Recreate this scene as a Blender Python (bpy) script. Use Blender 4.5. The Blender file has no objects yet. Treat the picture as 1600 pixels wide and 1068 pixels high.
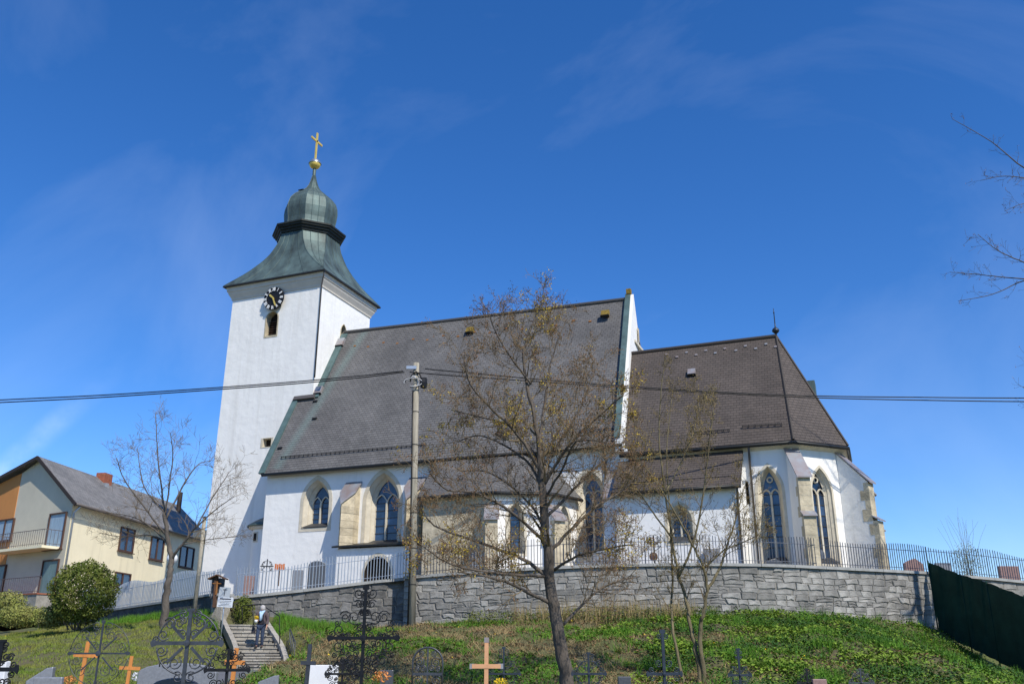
import bpy, math, random
import numpy as np
from mathutils import Vector, Matrix
from mathutils.geometry import tessellate_polygon

# ------------------------------------------------------------------ camera, world, sun
scene = bpy.context.scene
EYE, FPX, PITCH, YAW = 1.6, 1410.0, math.radians(19.2), math.radians(21.5)
cd = bpy.data.cameras.new('camera'); cam = bpy.data.objects.new('camera', cd)
scene.collection.objects.link(cam); scene.camera = cam
cam.location = (0, 0, EYE); cam.rotation_euler = (math.pi/2 + PITCH, 0, YAW)
cd.sensor_width = 36.0; cd.lens = 36.0*FPX/1600.0; cd.clip_start = 0.1; cd.clip_end = 6000

SUN = Vector((1.5, -1.0, 1.9)).normalized()          # towards the sun
world = bpy.data.worlds.new('World'); scene.world = world; world.use_nodes = True
nt = world.node_tree; nt.nodes.clear()
out = nt.nodes.new('ShaderNodeOutputWorld'); bg = nt.nodes.new('ShaderNodeBackground')
sky = nt.nodes.new('ShaderNodeTexSky'); sky.sky_type = 'NISHITA'; sky.sun_disc = False
sky.sun_elevation = math.asin(SUN.z); sky.sun_rotation = math.atan2(SUN.x, SUN.y)
sky.air_density = 1.0; sky.dust_density = 0.0; sky.ozone_density = 3.0; sky.altitude = 600
bg.inputs['Strength'].default_value = 0.15
# thin cirrus: stretched noise on the view direction mixed into the sky colour
tc = nt.nodes.new('ShaderNodeTexCoord')
mp = nt.nodes.new('ShaderNodeMapping'); mp.inputs['Rotation'].default_value = (0.5, 0.25, 0.6); mp.inputs['Scale'].default_value = (1.3, 3.0, 1.9)
nz = nt.nodes.new('ShaderNodeTexNoise'); nz.inputs['Scale'].default_value = 1.5; nz.inputs['Detail'].default_value = 7; nz.inputs['Roughness'].default_value = 0.55; nz.inputs['Distortion'].default_value = 0.5
mr = nt.nodes.new('ShaderNodeMapRange'); mr.inputs['From Min'].default_value = 0.46; mr.inputs['From Max'].default_value = 0.85; mr.inputs['To Max'].default_value = 0.13
gm = nt.nodes.new('ShaderNodeHueSaturation'); gm.inputs['Saturation'].default_value = 1.28; gm.inputs['Value'].default_value = 1.04
mx = nt.nodes.new('ShaderNodeMix'); mx.data_type = 'RGBA'; mx.inputs['B'].default_value = (7.0, 8.0, 9.5, 1)
L = nt.links
L.new(tc.outputs['Generated'], mp.inputs['Vector']); L.new(mp.outputs['Vector'], nz.inputs['Vector']); L.new(nz.outputs['Fac'], mr.inputs['Value'])
tint = nt.nodes.new('ShaderNodeMix'); tint.data_type = 'RGBA'; tint.blend_type = 'MULTIPLY'; tint.inputs['Factor'].default_value = 1.0; tint.inputs['B'].default_value = (0.70, 0.79, 1.0, 1)
L.new(sky.outputs['Color'], gm.inputs['Color']); L.new(gm.outputs['Color'], tint.inputs['A']); L.new(tint.outputs['Result'], mx.inputs['A']); L.new(mr.outputs['Result'], mx.inputs['Factor'])
# a fading contrail: thin band along a great circle low on the left, broken up by noise
_c, _s, _cp, _sp = math.cos(YAW), math.sin(YAW), math.cos(PITCH), math.sin(PITCH)
def _dir(x, y):
    r, f_, u = x-800, FPX, 534-y
    h = f_*_cp-u*_sp; return Vector((_c*r-_s*h, _s*r+_c*h, f_*_sp+u*_cp)).normalized()
_d1, _d2 = _dir(-60, 790), _dir(215, 550); _n = _d1.cross(_d2).normalized(); _t = (_d2-_d1).normalized()
def _m(op, a, b=None):
    q = nt.nodes.new('ShaderNodeMath'); q.operation = op; L.new(a, q.inputs[0])
    if b is not None:
        if isinstance(b, float): q.inputs[1].default_value = b
        else: L.new(b, q.inputs[1])
    return q.outputs[0]
def _dot(v):
    q = nt.nodes.new('ShaderNodeVectorMath'); q.operation = 'DOT_PRODUCT'; L.new(tc.outputs['Generated'], q.inputs[0]); q.inputs[1].default_value = tuple(v); return q.outputs['Value']
def _rng(a, lo, hi, t0, t1):
    q = nt.nodes.new('ShaderNodeMapRange'); q.interpolation_type = 'SMOOTHSTEP'; L.new(a, q.inputs['Value']); q.inputs['From Min'].default_value = lo; q.inputs['From Max'].default_value = hi; q.inputs['To Min'].default_value = t0; q.inputs['To Max'].default_value = t1; return q.outputs['Result']
_nz2 = nt.nodes.new('ShaderNodeTexNoise'); _nz2.inputs['Scale'].default_value = 26.0; _nz2.inputs['Detail'].default_value = 5; L.new(tc.outputs['Generated'], _nz2.inputs['Vector'])
_band = _rng(_m('ABSOLUTE', _dot(_n)), 0.001, 0.016, 1.0, 0.0)
_along = _dot(_t); _fade = _rng(_along, _d1.dot(_t), _d2.dot(_t), 1.0, 0.0)
_front = _rng(_dot(_d1), 0.9, 0.96, 0.0, 1.0)
_cf = _m('MULTIPLY', _m('MULTIPLY', _band, _fade), _m('MULTIPLY', _front, _rng(_nz2.outputs['Fac'], 0.3, 0.75, 0.06, 0.34)))
mx2 = nt.nodes.new('ShaderNodeMix'); mx2.data_type = 'RGBA'; mx2.inputs['B'].default_value = (7.0, 8.0, 9.5, 1); L.new(_cf, mx2.inputs['Factor']); L.new(mx.outputs['Result'], mx2.inputs['A'])
L.new(mx2.outputs['Result'], bg.inputs['Color']); L.new(bg.outputs['Background'], out.inputs['Surface'])

sd = bpy.data.lights.new('sun', 'SUN'); sd.energy = 4.5; sd.angle = math.radians(0.53); sd.color = (1.0, 0.94, 0.84)
so = bpy.data.objects.new('sun', sd); scene.collection.objects.link(so); so.location = (40, -30, 60)
so.rotation_euler = SUN.to_track_quat('Z', 'Y').to_euler()
vs = scene.view_settings; vs.view_transform = 'Standard'; vs.look = 'None'; vs.exposure = 0.16; vs.gamma = 1.0; vs.use_curve_mapping = False

# ------------------------------------------------------------------ photograph direction -> place
cY, sY = math.cos(YAW), math.sin(YAW)
RGT = Vector((cY, sY, 0)); FWD = Vector((-sY, cY, 0)); ZUP = Vector((0, 0, 1))
CAMP = Vector((0, 0, EYE)); AX = FWD*math.cos(PITCH)+ZUP*math.sin(PITCH); UP = -FWD*math.sin(PITCH)+ZUP*math.cos(PITCH)
def ray(x, y): return AX*FPX + RGT*(x-800) + UP*(534-y)
def hit(x, y, P, n):
    r = ray(x, y); n = Vector(n); return CAMP + r*((Vector(P)-CAMP).dot(n)/r.dot(n))
def dep(x, y, d): r = ray(x, y); return CAMP + r*(d/r.dot(FWD))
def xd(X, D, z=0.0): return RGT*X + FWD*D + Vector((0, 0, z))
def to_xd(P): return P.dot(RGT), P.x*FWD.x + P.y*FWD.y

# ------------------------------------------------------------------ helpers
rng = random.Random(7); nrng = np.random.default_rng(11)
col = scene.collection
class MB:
    def __init__(s): s.v = []; s.f = []; s.uv = []; s.hasuv = False
    def face(s, pts, uv=None):
        i = len(s.v); s.v += [tuple(p) for p in pts]; s.f.append(list(range(i, i+len(pts))))
        if uv: s.hasuv = True
        s.uv.append(uv if uv else [(0, 0)]*len(pts)); return s
    def mesh(s, pts, faces):
        i = len(s.v); s.v += [tuple(p) for p in pts]
        for f in faces: s.f.append([i+k for k in f]); s.uv.append([(0, 0)]*len(f))
        return s
    def box(s, c, size, A=Vector((1, 0, 0)), B=Vector((0, 1, 0)), Cc=ZUP):
        c = Vector(c); h = [k/2 for k in size]
        P = [c + A*(h[0]*i) + B*(h[1]*j) + Cc*(h[2]*k) for k in (-1, 1) for j in (-1, 1) for i in (-1, 1)]
        return s.mesh(P, [(0, 2, 3, 1), (4, 5, 7, 6), (0, 1, 5, 4), (2, 6, 7, 3), (0, 4, 6, 2), (1, 3, 7, 5)])
    def bar(s, a, b, w, h=None, up=ZUP):
        a, b = Vector(a), Vector(b); d = (b-a); l = d.length; d = d/l
        sd_ = d.cross(up)
        if sd_.length < 1e-4: sd_ = d.cross(Vector((1, 0, 0)))
        sd_.normalize(); u2 = sd_.cross(d)
        return s.box((a+b)/2, (l, w, h or w), d, sd_, u2)
    def prism(s, poly, off):
        n = len(poly); off = Vector(off); P = [Vector(p) for p in poly]
        return s.mesh(P+[p+off for p in P], [list(range(n))[::-1], list(range(n, 2*n))] + [(i, (i+1) % n, n+(i+1) % n, n+i) for i in range(n)])
    def tube(s, pts, rad, n=6, cap=True):
        pts = [Vector(p) for p in pts]; m = len(pts)
        if not hasattr(rad, '__len__'): rad = [rad]*m
        ref = None; V = []
        for i, p in enumerate(pts):
            d = (pts[min(i+1, m-1)]-pts[max(i-1, 0)])
            d = d.normalized() if d.length > 1e-9 else ZUP
            if ref is None: ref = d.cross(Vector((0.31, 0.9, 0.3))).normalized()
            ref = (ref - d*ref.dot(d)); ref = ref.normalized() if ref.length > 1e-6 else d.orthogonal().normalized()
            b = d.cross(ref)
            for k in range(n):
                a = 2*math.pi*k/n; V.append(p + (ref*math.cos(a)+b*math.sin(a))*rad[i])
        F = [(i*n+k, i*n+(k+1) % n, (i+1)*n+(k+1) % n, (i+1)*n+k) for i in range(m-1) for k in range(n)]
        if cap and n > 2: F += [list(range(n))[::-1], list(range((m-1)*n, m*n))]
        return s.mesh(V, F)
    def loft(s, rings, closed=True):
        n = len(rings[0]); V = [p for r in rings for p in r]; F = []
        for i in range(len(rings)-1):
            for k in range(n if closed else n-1):
                F.append((i*n+k, i*n+(k+1) % n, (i+1)*n+(k+1) % n, (i+1)*n+k))
        return s.mesh(V, F)
    def lathe(s, c, prof, n=24):
        c = Vector(c)
        return s.loft([[c+Vector((r*math.cos(2*math.pi*k/n), r*math.sin(2*math.pi*k/n), z)) for k in range(n)] for r, z in prof])
    def build(s, name, mat, parent=None, smooth=False):
        me = bpy.data.meshes.new(name); me.from_pydata([tuple(v) for v in s.v], [], s.f)
        if s.hasuv:
            ul = me.uv_layers.new(name='UVMap'); flat = [c for f in s.uv for p in f for c in p]
            ul.data.foreach_set('uv', flat)
        me.validate(); me.update()
        if smooth: me.polygons.foreach_set('use_smooth', [True]*len(me.polygons))
        return link(name, me, mat, parent)
def link(name, me, mat, parent=None):
    o = bpy.data.objects.new(name, me); col.objects.link(o)
    if mat and not me.materials: me.materials.append(mat)
    if parent: o.parent = parent; o.matrix_parent_inverse = Matrix.Translation(-parent.location) if parent.type == 'EMPTY' and parent.parent is None else Matrix()
    return o
def tag(o, label=None, cat=None, group=None, kind=None):
    if label: o['label'] = label
    if cat: o['category'] = cat
    if group: o['group'] = group
    if kind: o['kind'] = kind
    return o
def thing(name, loc, label, cat, group=None):
    o = bpy.data.objects.new(name, None); col.objects.link(o); o.location = loc; o.empty_display_size = 0.2
    return tag(o, label, cat, group)
def fast_mesh(name, verts, k, mat, parent=None):
    """verts: (N*k,3) array, each run of k is one face"""
    me = bpy.data.meshes.new(name); n = len(verts)
    me.vertices.add(n); me.vertices.foreach_set('co', np.asarray(verts, np.float32).ravel())
    me.loops.add(n); me.loops.foreach_set('vertex_index', np.arange(n, dtype=np.int32))
    me.polygons.add(n//k); me.polygons.foreach_set('loop_start', np.arange(0, n, k, dtype=np.int32)); me.polygons.foreach_set('loop_total', np.full(n//k, k, np.int32))
    me.update(calc_edges=True)
    return link(name, me, mat, parent)

# ------------------------------------------------------------------ materials
MATS = {}
def mat(name, base, rough=0.8, metal=0.0, var=0.0, vscale=3.0, var2=None, bump=0.0, bscale=20.0, spec=0.3, detail=5, coords='Object', stretch=(1, 1, 1), randobj=0.0, streak=0.0):
    m = bpy.data.materials.new(name); m.use_nodes = True; t = m.node_tree; b = t.nodes['Principled BSDF']; l = t.links
    b.inputs['Roughness'].default_value = rough; b.inputs['Metallic'].default_value = metal; b.inputs['Specular IOR Level'].default_value = spec
    b.inputs['Base Color'].default_value = (*base, 1)
    co = t.nodes.new('ShaderNodeTexCoord'); mpn = t.nodes.new('ShaderNodeMapping'); mpn.inputs['Scale'].default_value = stretch
    l.new(co.outputs[coords], mpn.inputs['Vector']); last = None
    if var or var2:
        n = t.nodes.new('ShaderNodeTexNoise'); n.inputs['Scale'].default_value = vscale; n.inputs['Detail'].default_value = detail; n.inputs['Roughness'].default_value = 0.62
        l.new(mpn.outputs['Vector'], n.inputs['Vector'])
        r = t.nodes.new('ShaderNodeMapRange'); r.inputs['From Min'].default_value = 0.3; r.inputs['From Max'].default_value = 0.7
        l.new(n.outputs['Fac'], r.inputs['Value'])
        x = t.nodes.new('ShaderNodeMix'); x.data_type = 'RGBA'
        c2 = var2 if var2 else tuple(c*(1+var) for c in base); c1 = base if var2 else tuple(c*(1-var) for c in base)
        x.inputs['A'].default_value = (*c1, 1); x.inputs['B'].default_value = (*c2, 1)
        l.new(r.outputs['Result'], x.inputs['Factor']); last = x.outputs['Result']
    if streak:
        m3 = t.nodes.new('ShaderNodeMapping'); m3.inputs['Scale'].default_value = (1.7, 1.7, 0.09); l.new(co.outputs[coords], m3.inputs['Vector'])
        n3 = t.nodes.new('ShaderNodeTexNoise'); n3.inputs['Scale'].default_value = 1.0; n3.inputs['Detail'].default_value = 6; n3.inputs['Roughness'].default_value = 0.7; l.new(m3.outputs['Vector'], n3.inputs['Vector'])
        r3 = t.nodes.new('ShaderNodeMapRange'); r3.inputs['From Min'].default_value = 0.5; r3.inputs['From Max'].default_value = 0.75; l.new(n3.outputs['Fac'], r3.inputs['Value'])
        x3 = t.nodes.new('ShaderNodeMix'); x3.data_type = 'RGBA'; x3.blend_type = 'MULTIPLY'; x3.inputs['B'].default_value = (1-streak, 1-streak*1.05, 1-streak*1.15, 1); l.new(r3.outputs['Result'], x3.inputs['Factor']); l.new(last, x3.inputs['A']); last = x3.outputs['Result']
    if randobj:
        oi = t.nodes.new('ShaderNodeObjectInfo'); hs = t.nodes.new('ShaderNodeHueSaturation')
        r2 = t.nodes.new('ShaderNodeMapRange'); r2.inputs['To Min'].default_value = 1-randobj; r2.inputs['To Max'].default_value = 1+randobj
        l.new(oi.outputs['Random'], r2.inputs['Value']); l.new(r2.outputs['Result'], hs.inputs['Value'])
        if last: l.new(last, hs.inputs['Color'])
        else: hs.inputs['Color'].default_value = (*base, 1)
        last = hs.outputs['Color']
    if last: l.new(last, b.inputs['Base Color'])
    if bump:
        n2 = t.nodes.new('ShaderNodeTexNoise'); n2.inputs['Scale'].default_value = bscale; n2.inputs['Detail'].default_value = 4
        l.new(mpn.outputs['Vector'], n2.inputs['Vector'])
        bp = t.nodes.new('ShaderNodeBump'); bp.inputs['Strength'].default_value = bump; bp.inputs['Distance'].default_value = 0.05
        l.new(n2.outputs['Fac'], bp.inputs['Height']); l.new(bp.outputs['Normal'], b.inputs['Normal'])
    MATS[name] = m; return m

def tile_mat(name, c1, c2, cm, stain=None):
    m = bpy.data.materials.new(name); m.use_nodes = True; t = m.node_tree; b = t.nodes['Principled BSDF']; l = t.links
    b.inputs['Roughness'].default_value = 0.7; b.inputs['Specular IOR Level'].default_value = 0.35
    uv = t.nodes.new('ShaderNodeUVMap'); br = t.nodes.new('ShaderNodeTexBrick')
    br.inputs['Scale'].default_value = 1.0; br.inputs['Brick Width'].default_value = 0.30; br.inputs['Row Height'].default_value = 0.19
    br.inputs['Mortar Size'].default_value = 0.011; br.inputs['Mortar Smooth'].default_value = 0.4; br.inputs['Bias'].default_value = 0.0
    br.inputs['Color1'].default_value = (*c1, 1); br.inputs['Color2'].default_value = (*c2, 1); br.inputs['Mortar'].default_value = (*cm, 1)
    l.new(uv.outputs['UV'], br.inputs['Vector'])
    n = t.nodes.new('ShaderNodeTexNoise'); n.inputs['Scale'].default_value = 0.35; n.inputs['Detail'].default_value = 6; n.inputs['Roughness'].default_value = 0.7
    l.new(uv.outputs['UV'], n.inputs['Vector'])
    r = t.nodes.new('ShaderNodeMapRange'); r.inputs['From Min'].default_value = 0.3; r.inputs['From Max'].default_value = 0.7; r.inputs['To Min'].default_value = 0.72; r.inputs['To Max'].default_value = 1.28
    l.new(n.outputs['Fac'], r.inputs['Value'])
    hs = t.nodes.new('ShaderNodeHueSaturation'); l.new(br.outputs['Color'], hs.inputs['Color']); l.new(r.outputs['Result'], hs.inputs['Value'])
    colr = hs.outputs['Color']
    # each tile lies tilted on the one below: saw-tooth height per row
    sx = t.nodes.new('ShaderNodeSeparateXYZ'); l.new(uv.outputs['UV'], sx.inputs['Vector'])
    md = t.nodes.new('ShaderNodeMath'); md.operation = 'DIVIDE'; md.inputs[1].default_value = 0.19; l.new(sx.outputs['Y'], md.inputs[0])
    fr = t.nodes.new('ShaderNodeMath'); fr.operation = 'FRACT'; l.new(md.outputs[0], fr.inputs[0])
    inv = t.nodes.new('ShaderNodeMath'); inv.operation = 'SUBTRACT'; inv.inputs[0].default_value = 1.0; l.new(fr.outputs[0], inv.inputs[1])
    ad = t.nodes.new('ShaderNodeMath'); ad.operation = 'MULTIPLY_ADD'; ad.inputs[1].default_value = -0.6; l.new(br.outputs['Fac'], ad.inputs[0]); l.new(inv.outputs[0], ad.inputs[2])
    bp = t.nodes.new('ShaderNodeBump'); bp.inputs['Strength'].default_value = 1.0; bp.inputs['Distance'].default_value = 0.045
    l.new(ad.outputs[0], bp.inputs['Height']); l.new(bp.outputs['Normal'], b.inputs['Normal'])
    if stain:
        # copper run-off: a streak along a line in the roof's own coordinates
        (x0, y0, x1, y1, w) = stain
        g = t.nodes.new('ShaderNodeVectorMath'); g.operation = 'DOT_PRODUCT'
        dx, dy = x1-x0, y1-y0; ln = math.hypot(dx, dy); nx, ny = -dy/ln, dx/ln
        sb = t.nodes.new('ShaderNodeVectorMath'); sb.operation = 'SUBTRACT'; sb.inputs[1].default_value = (x0, y0, 0); l.new(uv.outputs['UV'], sb.inputs[0])
        l.new(sb.outputs[0], g.inputs[0]); g.inputs[1].default_value = (nx, ny, 0)
        ab = t.nodes.new('ShaderNodeMath'); ab.operation = 'ABSOLUTE'; l.new(g.outputs['Value'], ab.inputs[0])
        mr1 = t.nodes.new('ShaderNodeMapRange'); mr1.inputs['From Min'].default_value = 0; mr1.inputs['From Max'].default_value = w; mr1.inputs['To Min'].default_value = 0.42; mr1.inputs['To Max'].default_value = 0
        l.new(ab.outputs[0], mr1.inputs['Value'])
        g2 = t.nodes.new('ShaderNodeVectorMath'); g2.operation = 'DOT_PRODUCT'; l.new(sb.outputs[0], g2.inputs[0]); g2.inputs[1].default_value = (dx/ln, dy/ln, 0)
        lt = t.nodes.new('ShaderNodeMath'); lt.operation = 'LESS_THAN'; lt.inputs[1].default_value = ln; l.new(g2.outputs['Value'], lt.inputs[0])
        ml = t.nodes.new('ShaderNodeMath'); ml.operation = 'MULTIPLY'; l.new(mr1.outputs['Result'], ml.inputs[0]); l.new(lt.outputs[0], ml.inputs[1])
        x = t.nodes.new('ShaderNodeMix'); x.data_type = 'RGBA'; l.new(ml.outputs[0], x.inputs['Factor']); l.new(colr, x.inputs['A']); x.inputs['B'].default_value = (0.16, 0.24, 0.22, 1); colr = x.outputs['Result']
    l.new(colr, b.inputs['Base Color']); MATS[name] = m; return m

mat('plaster', (0.83, 0.815, 0.77), 0.9, var=0.04, vscale=0.9, bump=0.45, bscale=2.6, spec=0.15, streak=0.13)
mat('cream_stone', (0.60, 0.54, 0.42), 0.85, var=0.14, vscale=2.5, bump=0.3, bscale=14, spec=0.2)
mat('ochre_stone', (0.50, 0.43, 0.30), 0.9, var=0.28, vscale=2.2, bump=0.5, bscale=9, spec=0.2, randobj=0.12)
mat('cornice', (0.62, 0.57, 0.49), 0.85, var=0.06, vscale=2)
mat('copper', (0.036, 0.048, 0.045), 0.6, metal=0.25, var2=(0.135, 0.20, 0.185), vscale=1.0, stretch=(1, 1, 0.35), bump=0.15, bscale=5, spec=0.5, detail=8)
mat('collar', (0.022, 0.026, 0.024), 0.6, metal=0.2, var=0.4, vscale=2)
mat('copper_dark', (0.045, 0.06, 0.055), 0.5, metal=0.3, var2=(0.13, 0.19, 0.17), vscale=0.8, stretch=(1.5, 1.5, 0.4), spec=0.5, detail=8)
mat('copper_strip', (0.085, 0.135, 0.13), 0.6, metal=0.1, var=0.3, vscale=1.5)
mat('lead_cap', (0.33, 0.36, 0.38), 0.45, metal=0.3, var2=(0.30, 0.22, 0.19), vscale=1.8, spec=0.5)
mat('black_wood', (0.014, 0.014, 0.013), 0.6)
mat('gutter', (0.03, 0.03, 0.028), 0.45, metal=0.3)
mat('pipe', (0.12, 0.105, 0.095), 0.45, metal=0.3)
mat('gold', (0.80, 0.58, 0.14), 0.4, metal=0.35, var=0.1, vscale=4)
mat('silver', (0.62, 0.64, 0.62), 0.35, metal=0.9)
mat('clock_black', (0.012, 0.012, 0.013), 0.5); mat('clock_white', (0.8, 0.8, 0.78), 0.6)
mat('glass', (0.025, 0.05, 0.10), 0.10, var=0.5, vscale=1.5, spec=0.8, randobj=0.5)
mat('lead', (0.05, 0.05, 0.05), 0.6)
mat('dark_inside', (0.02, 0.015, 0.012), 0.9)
mat('louvre', (0.07, 0.04, 0.028), 0.8, var=0.2)
mat('rust', (0.25, 0.11, 0.035), 0.9, var=0.3, vscale=8)
mat('lichen', (0.22, 0.15, 0.03), 0.95, var=0.4, vscale=6, bump=0.6, bscale=15)
mat('iron', (0.022, 0.023, 0.026), 0.5, metal=0.5, var=0.3, vscale=9)
mat('iron_grey', (0.085, 0.09, 0.10), 0.45, metal=0.6, var=0.25, vscale=9)
mat('iron_blue', (0.04, 0.05, 0.065), 0.45, metal=0.5, var=0.25, vscale=9)
mat('galvanised', (0.42, 0.46, 0.50), 0.42, metal=0.55, var=0.08, vscale=5)
mat('coping', (0.33, 0.33, 0.31), 0.85, var=0.2, vscale=2, bump=0.3, bscale=12)
mat('wall_stone', (0.275, 0.265, 0.24), 0.88, var=0.34, vscale=2.0, bump=0.6, bscale=9, spec=0.25, randobj=0.32)
mat('wall_stone_dark', (0.165, 0.16, 0.15), 0.88, var=0.38, vscale=2.2, bump=0.9, bscale=7, spec=0.25, randobj=0.28)
mat('mortar', (0.235, 0.22, 0.19), 0.95, var=0.35, vscale=2.5, bump=0.8, bscale=18)
mat('lane_wall', (0.085, 0.085, 0.083), 0.95, var=0.45, vscale=2.2, bump=0.6, bscale=8)
mat('concrete', (0.29, 0.27, 0.23), 0.9, var=0.25, vscale=3.5, bump=0.5, bscale=18, randobj=0.22)
mat('asphalt', (0.13, 0.135, 0.145), 0.9, var=0.15, vscale=3, bump=0.3, bscale=60)
mat('pole_wood', (0.31, 0.28, 0.215), 0.85, var=0.3, vscale=3, stretch=(3, 3, 0.25), bump=0.5, bscale=8)
mat('cable', (0.012, 0.012, 0.013), 0.5)
mat('white_cable', (0.55, 0.55, 0.55), 0.5)
mat('bark', (0.10, 0.083, 0.066), 0.95, var=0.4, vscale=4, stretch=(1, 1, 0.4), bump=1.0, bscale=12)
mat('bark_grey', (0.115, 0.098, 0.08), 0.95, var=0.35, vscale=4, stretch=(1, 1, 0.4), bump=1.0, bscale=12)
mat('bark_olive', (0.15, 0.125, 0.07), 0.95, var=0.35, vscale=4, stretch=(1, 1, 0.4), bump=0.8, bscale=14)
mat('twig', (0.17, 0.125, 0.07), 0.95, var=0.3, vscale=2)
mat('blossom', (0.40, 0.29, 0.03), 0.8, var=0.35, vscale=2.5); mat('bud', (0.13, 0.055, 0.03), 0.9, var2=(0.24, 0.14, 0.05), vscale=2)
mat('catkin', (0.22, 0.165, 0.05), 0.9, var=0.4, vscale=2)
mat('soil', (0.105, 0.085, 0.052), 0.95, var2=(0.095, 0.12, 0.03), vscale=0.45, bump=1.0, bscale=5, detail=9)
mat('church_yard', (0.22, 0.20, 0.17), 0.95, var=0.2, vscale=1)
mat('grass', (0.12, 0.20, 0.02), 0.8, var2=(0.25, 0.23, 0.06), vscale=0.5, detail=8, spec=0.2)
mat('grass_fresh', (0.085, 0.20, 0.015), 0.75, var=0.3, vscale=0.9, spec=0.25)
mat('dry_grass', (0.30, 0.23, 0.11), 0.9, var=0.35, vscale=1.2, spec=0.15)
mat('ground_cover_dark', (0.035, 0.095, 0.012), 0.7, var=0.3, vscale=1.5)
mat('ground_cover_light', (0.16, 0.24, 0.02), 0.7, var=0.3, vscale=1.5)
mat('ground_cover', (0.065, 0.17, 0.01), 0.65, var2=(0.17, 0.23, 0.02), vscale=0.7, detail=8, spec=0.3)
mat('dead_leaf', (0.18, 0.105, 0.05), 0.9, var=0.4, vscale=3)
mat('thuja', (0.07, 0.115, 0.015), 0.8, var2=(0.17, 0.175, 0.035), vscale=1.4, detail=7, spec=0.2)
mat('shrub', (0.19, 0.24, 0.04), 0.8, var2=(0.28, 0.26, 0.09), vscale=1.6, detail=7, spec=0.2)
mat('yellow_flower', (0.75, 0.52, 0.02), 0.7)
mat('house_cream', (0.86, 0.77, 0.54), 0.9, var=0.05, vscale=0.9, bump=0.15, bscale=25, streak=0.12)
mat('house_grey', (0.56, 0.52, 0.41), 0.9, var=0.07, vscale=0.8, bump=0.15, bscale=25)
mat('house_orange', (0.56, 0.24, 0.075), 0.9, var=0.08, vscale=0.8)
mat('house_trim', (0.085, 0.045, 0.032), 0.7); mat('house_roof_edge', (0.04, 0.03, 0.025), 0.7)
mat('terrace', (0.30, 0.11, 0.06), 0.85, var=0.2)
mat('curtain', (0.30, 0.40, 0.48), 0.5, var=0.35, vscale=6, stretch=(8, 8, 0.2), spec=0.6)
mat('curtain_green', (0.14, 0.22, 0.21), 0.5, var=0.35, vscale=6, stretch=(8, 8, 0.2), spec=0.6)
mat('brick', (0.30, 0.10, 0.055), 0.9, var=0.3, vscale=6)
mat('railing', (0.16, 0.13, 0.12), 0.5, metal=0.3)
mat('screen_green', (0.010, 0.038, 0.026), 0.75, var=0.25, vscale=1.5, bump=0.3, bscale=30, spec=0.15)
mat('granite_grey', (0.20, 0.21, 0.23), 0.35, var=0.15, vscale=25, spec=0.5); mat('granite_dark', (0.07, 0.075, 0.085), 0.3, var=0.2, vscale=30, spec=0.5)
mat('granite_red', (0.27, 0.17, 0.15), 0.5, var=0.2, vscale=20); mat('marble', (0.72, 0.72, 0.72), 0.5, var=0.05)
mat('orange_wood', (0.60, 0.235, 0.06), 0.6, var=0.18, vscale=4, stretch=(3, 3, 0.5)); mat('pale_wood', (0.62, 0.33, 0.17), 0.6, var=0.12, vscale=4)
mat('brown_wood', (0.10, 0.055, 0.035), 0.85, var=0.3, vscale=5)
mat('sign_white', (0.62, 0.66, 0.70), 0.5); mat('sign_grey', (0.40, 0.44, 0.47), 0.5); mat('sign_ink', (0.05, 0.05, 0.06), 0.6)
mat('skin', (0.50, 0.27, 0.19), 0.6); mat('hair', (0.42, 0.40, 0.38), 0.8); mat('jeans', (0.035, 0.05, 0.085), 0.9, var=0.3, vscale=8)
mat('jacket', (0.10, 0.075, 0.08), 0.9, var=0.15, vscale=8); mat('scarf', (0.42, 0.58, 0.72), 0.9); mat('sweater', (0.012, 0.012, 0.018), 0.9); mat('shoe', (0.02, 0.018, 0.016), 0.6); mat('bag', (0.03, 0.026, 0.03), 0.5)
mat('globe', (0.75, 0.77, 0.78), 0.25, spec=0.6); mat('box_orange', (0.55, 0.16, 0.05), 0.8)
tile_mat('nave_tile', (0.112, 0.108, 0.103), (0.14, 0.135, 0.128), (0.065, 0.062, 0.059), stain=(2.6, 8.4, 1.1, 0.3, 0.55))
tile_mat('chapel_tile', (0.112, 0.108, 0.103), (0.14, 0.135, 0.128), (0.065, 0.062, 0.059))
mat('fence_dark', (0.07, 0.08, 0.10), 0.45, metal=0.4)
tile_mat('choir_tile', (0.076, 0.062, 0.051), (0.094, 0.076, 0.063), (0.045, 0.037, 0.031))
tile_mat('house_tile', (0.17, 0.165, 0.155), (0.24, 0.23, 0.215), (0.08, 0.08, 0.075))
M = MATS
# ------------------------------------------------------------------ wall planes and Gothic openings
class Fr:
    def __init__(s, O, A, N): s.O = Vector(O); s.A = Vector(A).normalized(); s.N = Vector(N).normalized()
    def pt(s, a, z, d=0.0): p = s.O + s.A*a + s.N*d; return Vector((p.x, p.y, z))
def south(v): return Fr((0, v, 0), (1, 0, 0), (0, -1, 0))
def east(u): return Fr((u, 0, 0), (0, 1, 0), (1, 0, 0))
def gothic(ca, w, sill, spring, apex, n=9):
    """outline of a pointed opening, counter-clockwise from lower left"""
    h = apex-spring; r = (w*w+h*h)/(2*w); amax = math.acos(max(-1, min(1, (r-w)/r)))
    P = [(ca-w, sill), (ca+w, sill)]
    for i in range(n+1):
        a = amax*i/n; P.append((ca + w - r + r*math.cos(a), spring + r*math.sin(a)))
    for i in range(n-1, -1, -1):
        a = amax*i/n; P.append((ca - w + r - r*math.cos(a), spring + r*math.sin(a)))
    return P
def round_arch(ca, w, sill, spring, n=10):
    return [(ca-w, sill), (ca+w, sill)] + [(ca+w*math.cos(math.pi*i/n), spring+w*math.sin(math.pi*i/n)) for i in range(0, n+1)]
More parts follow.
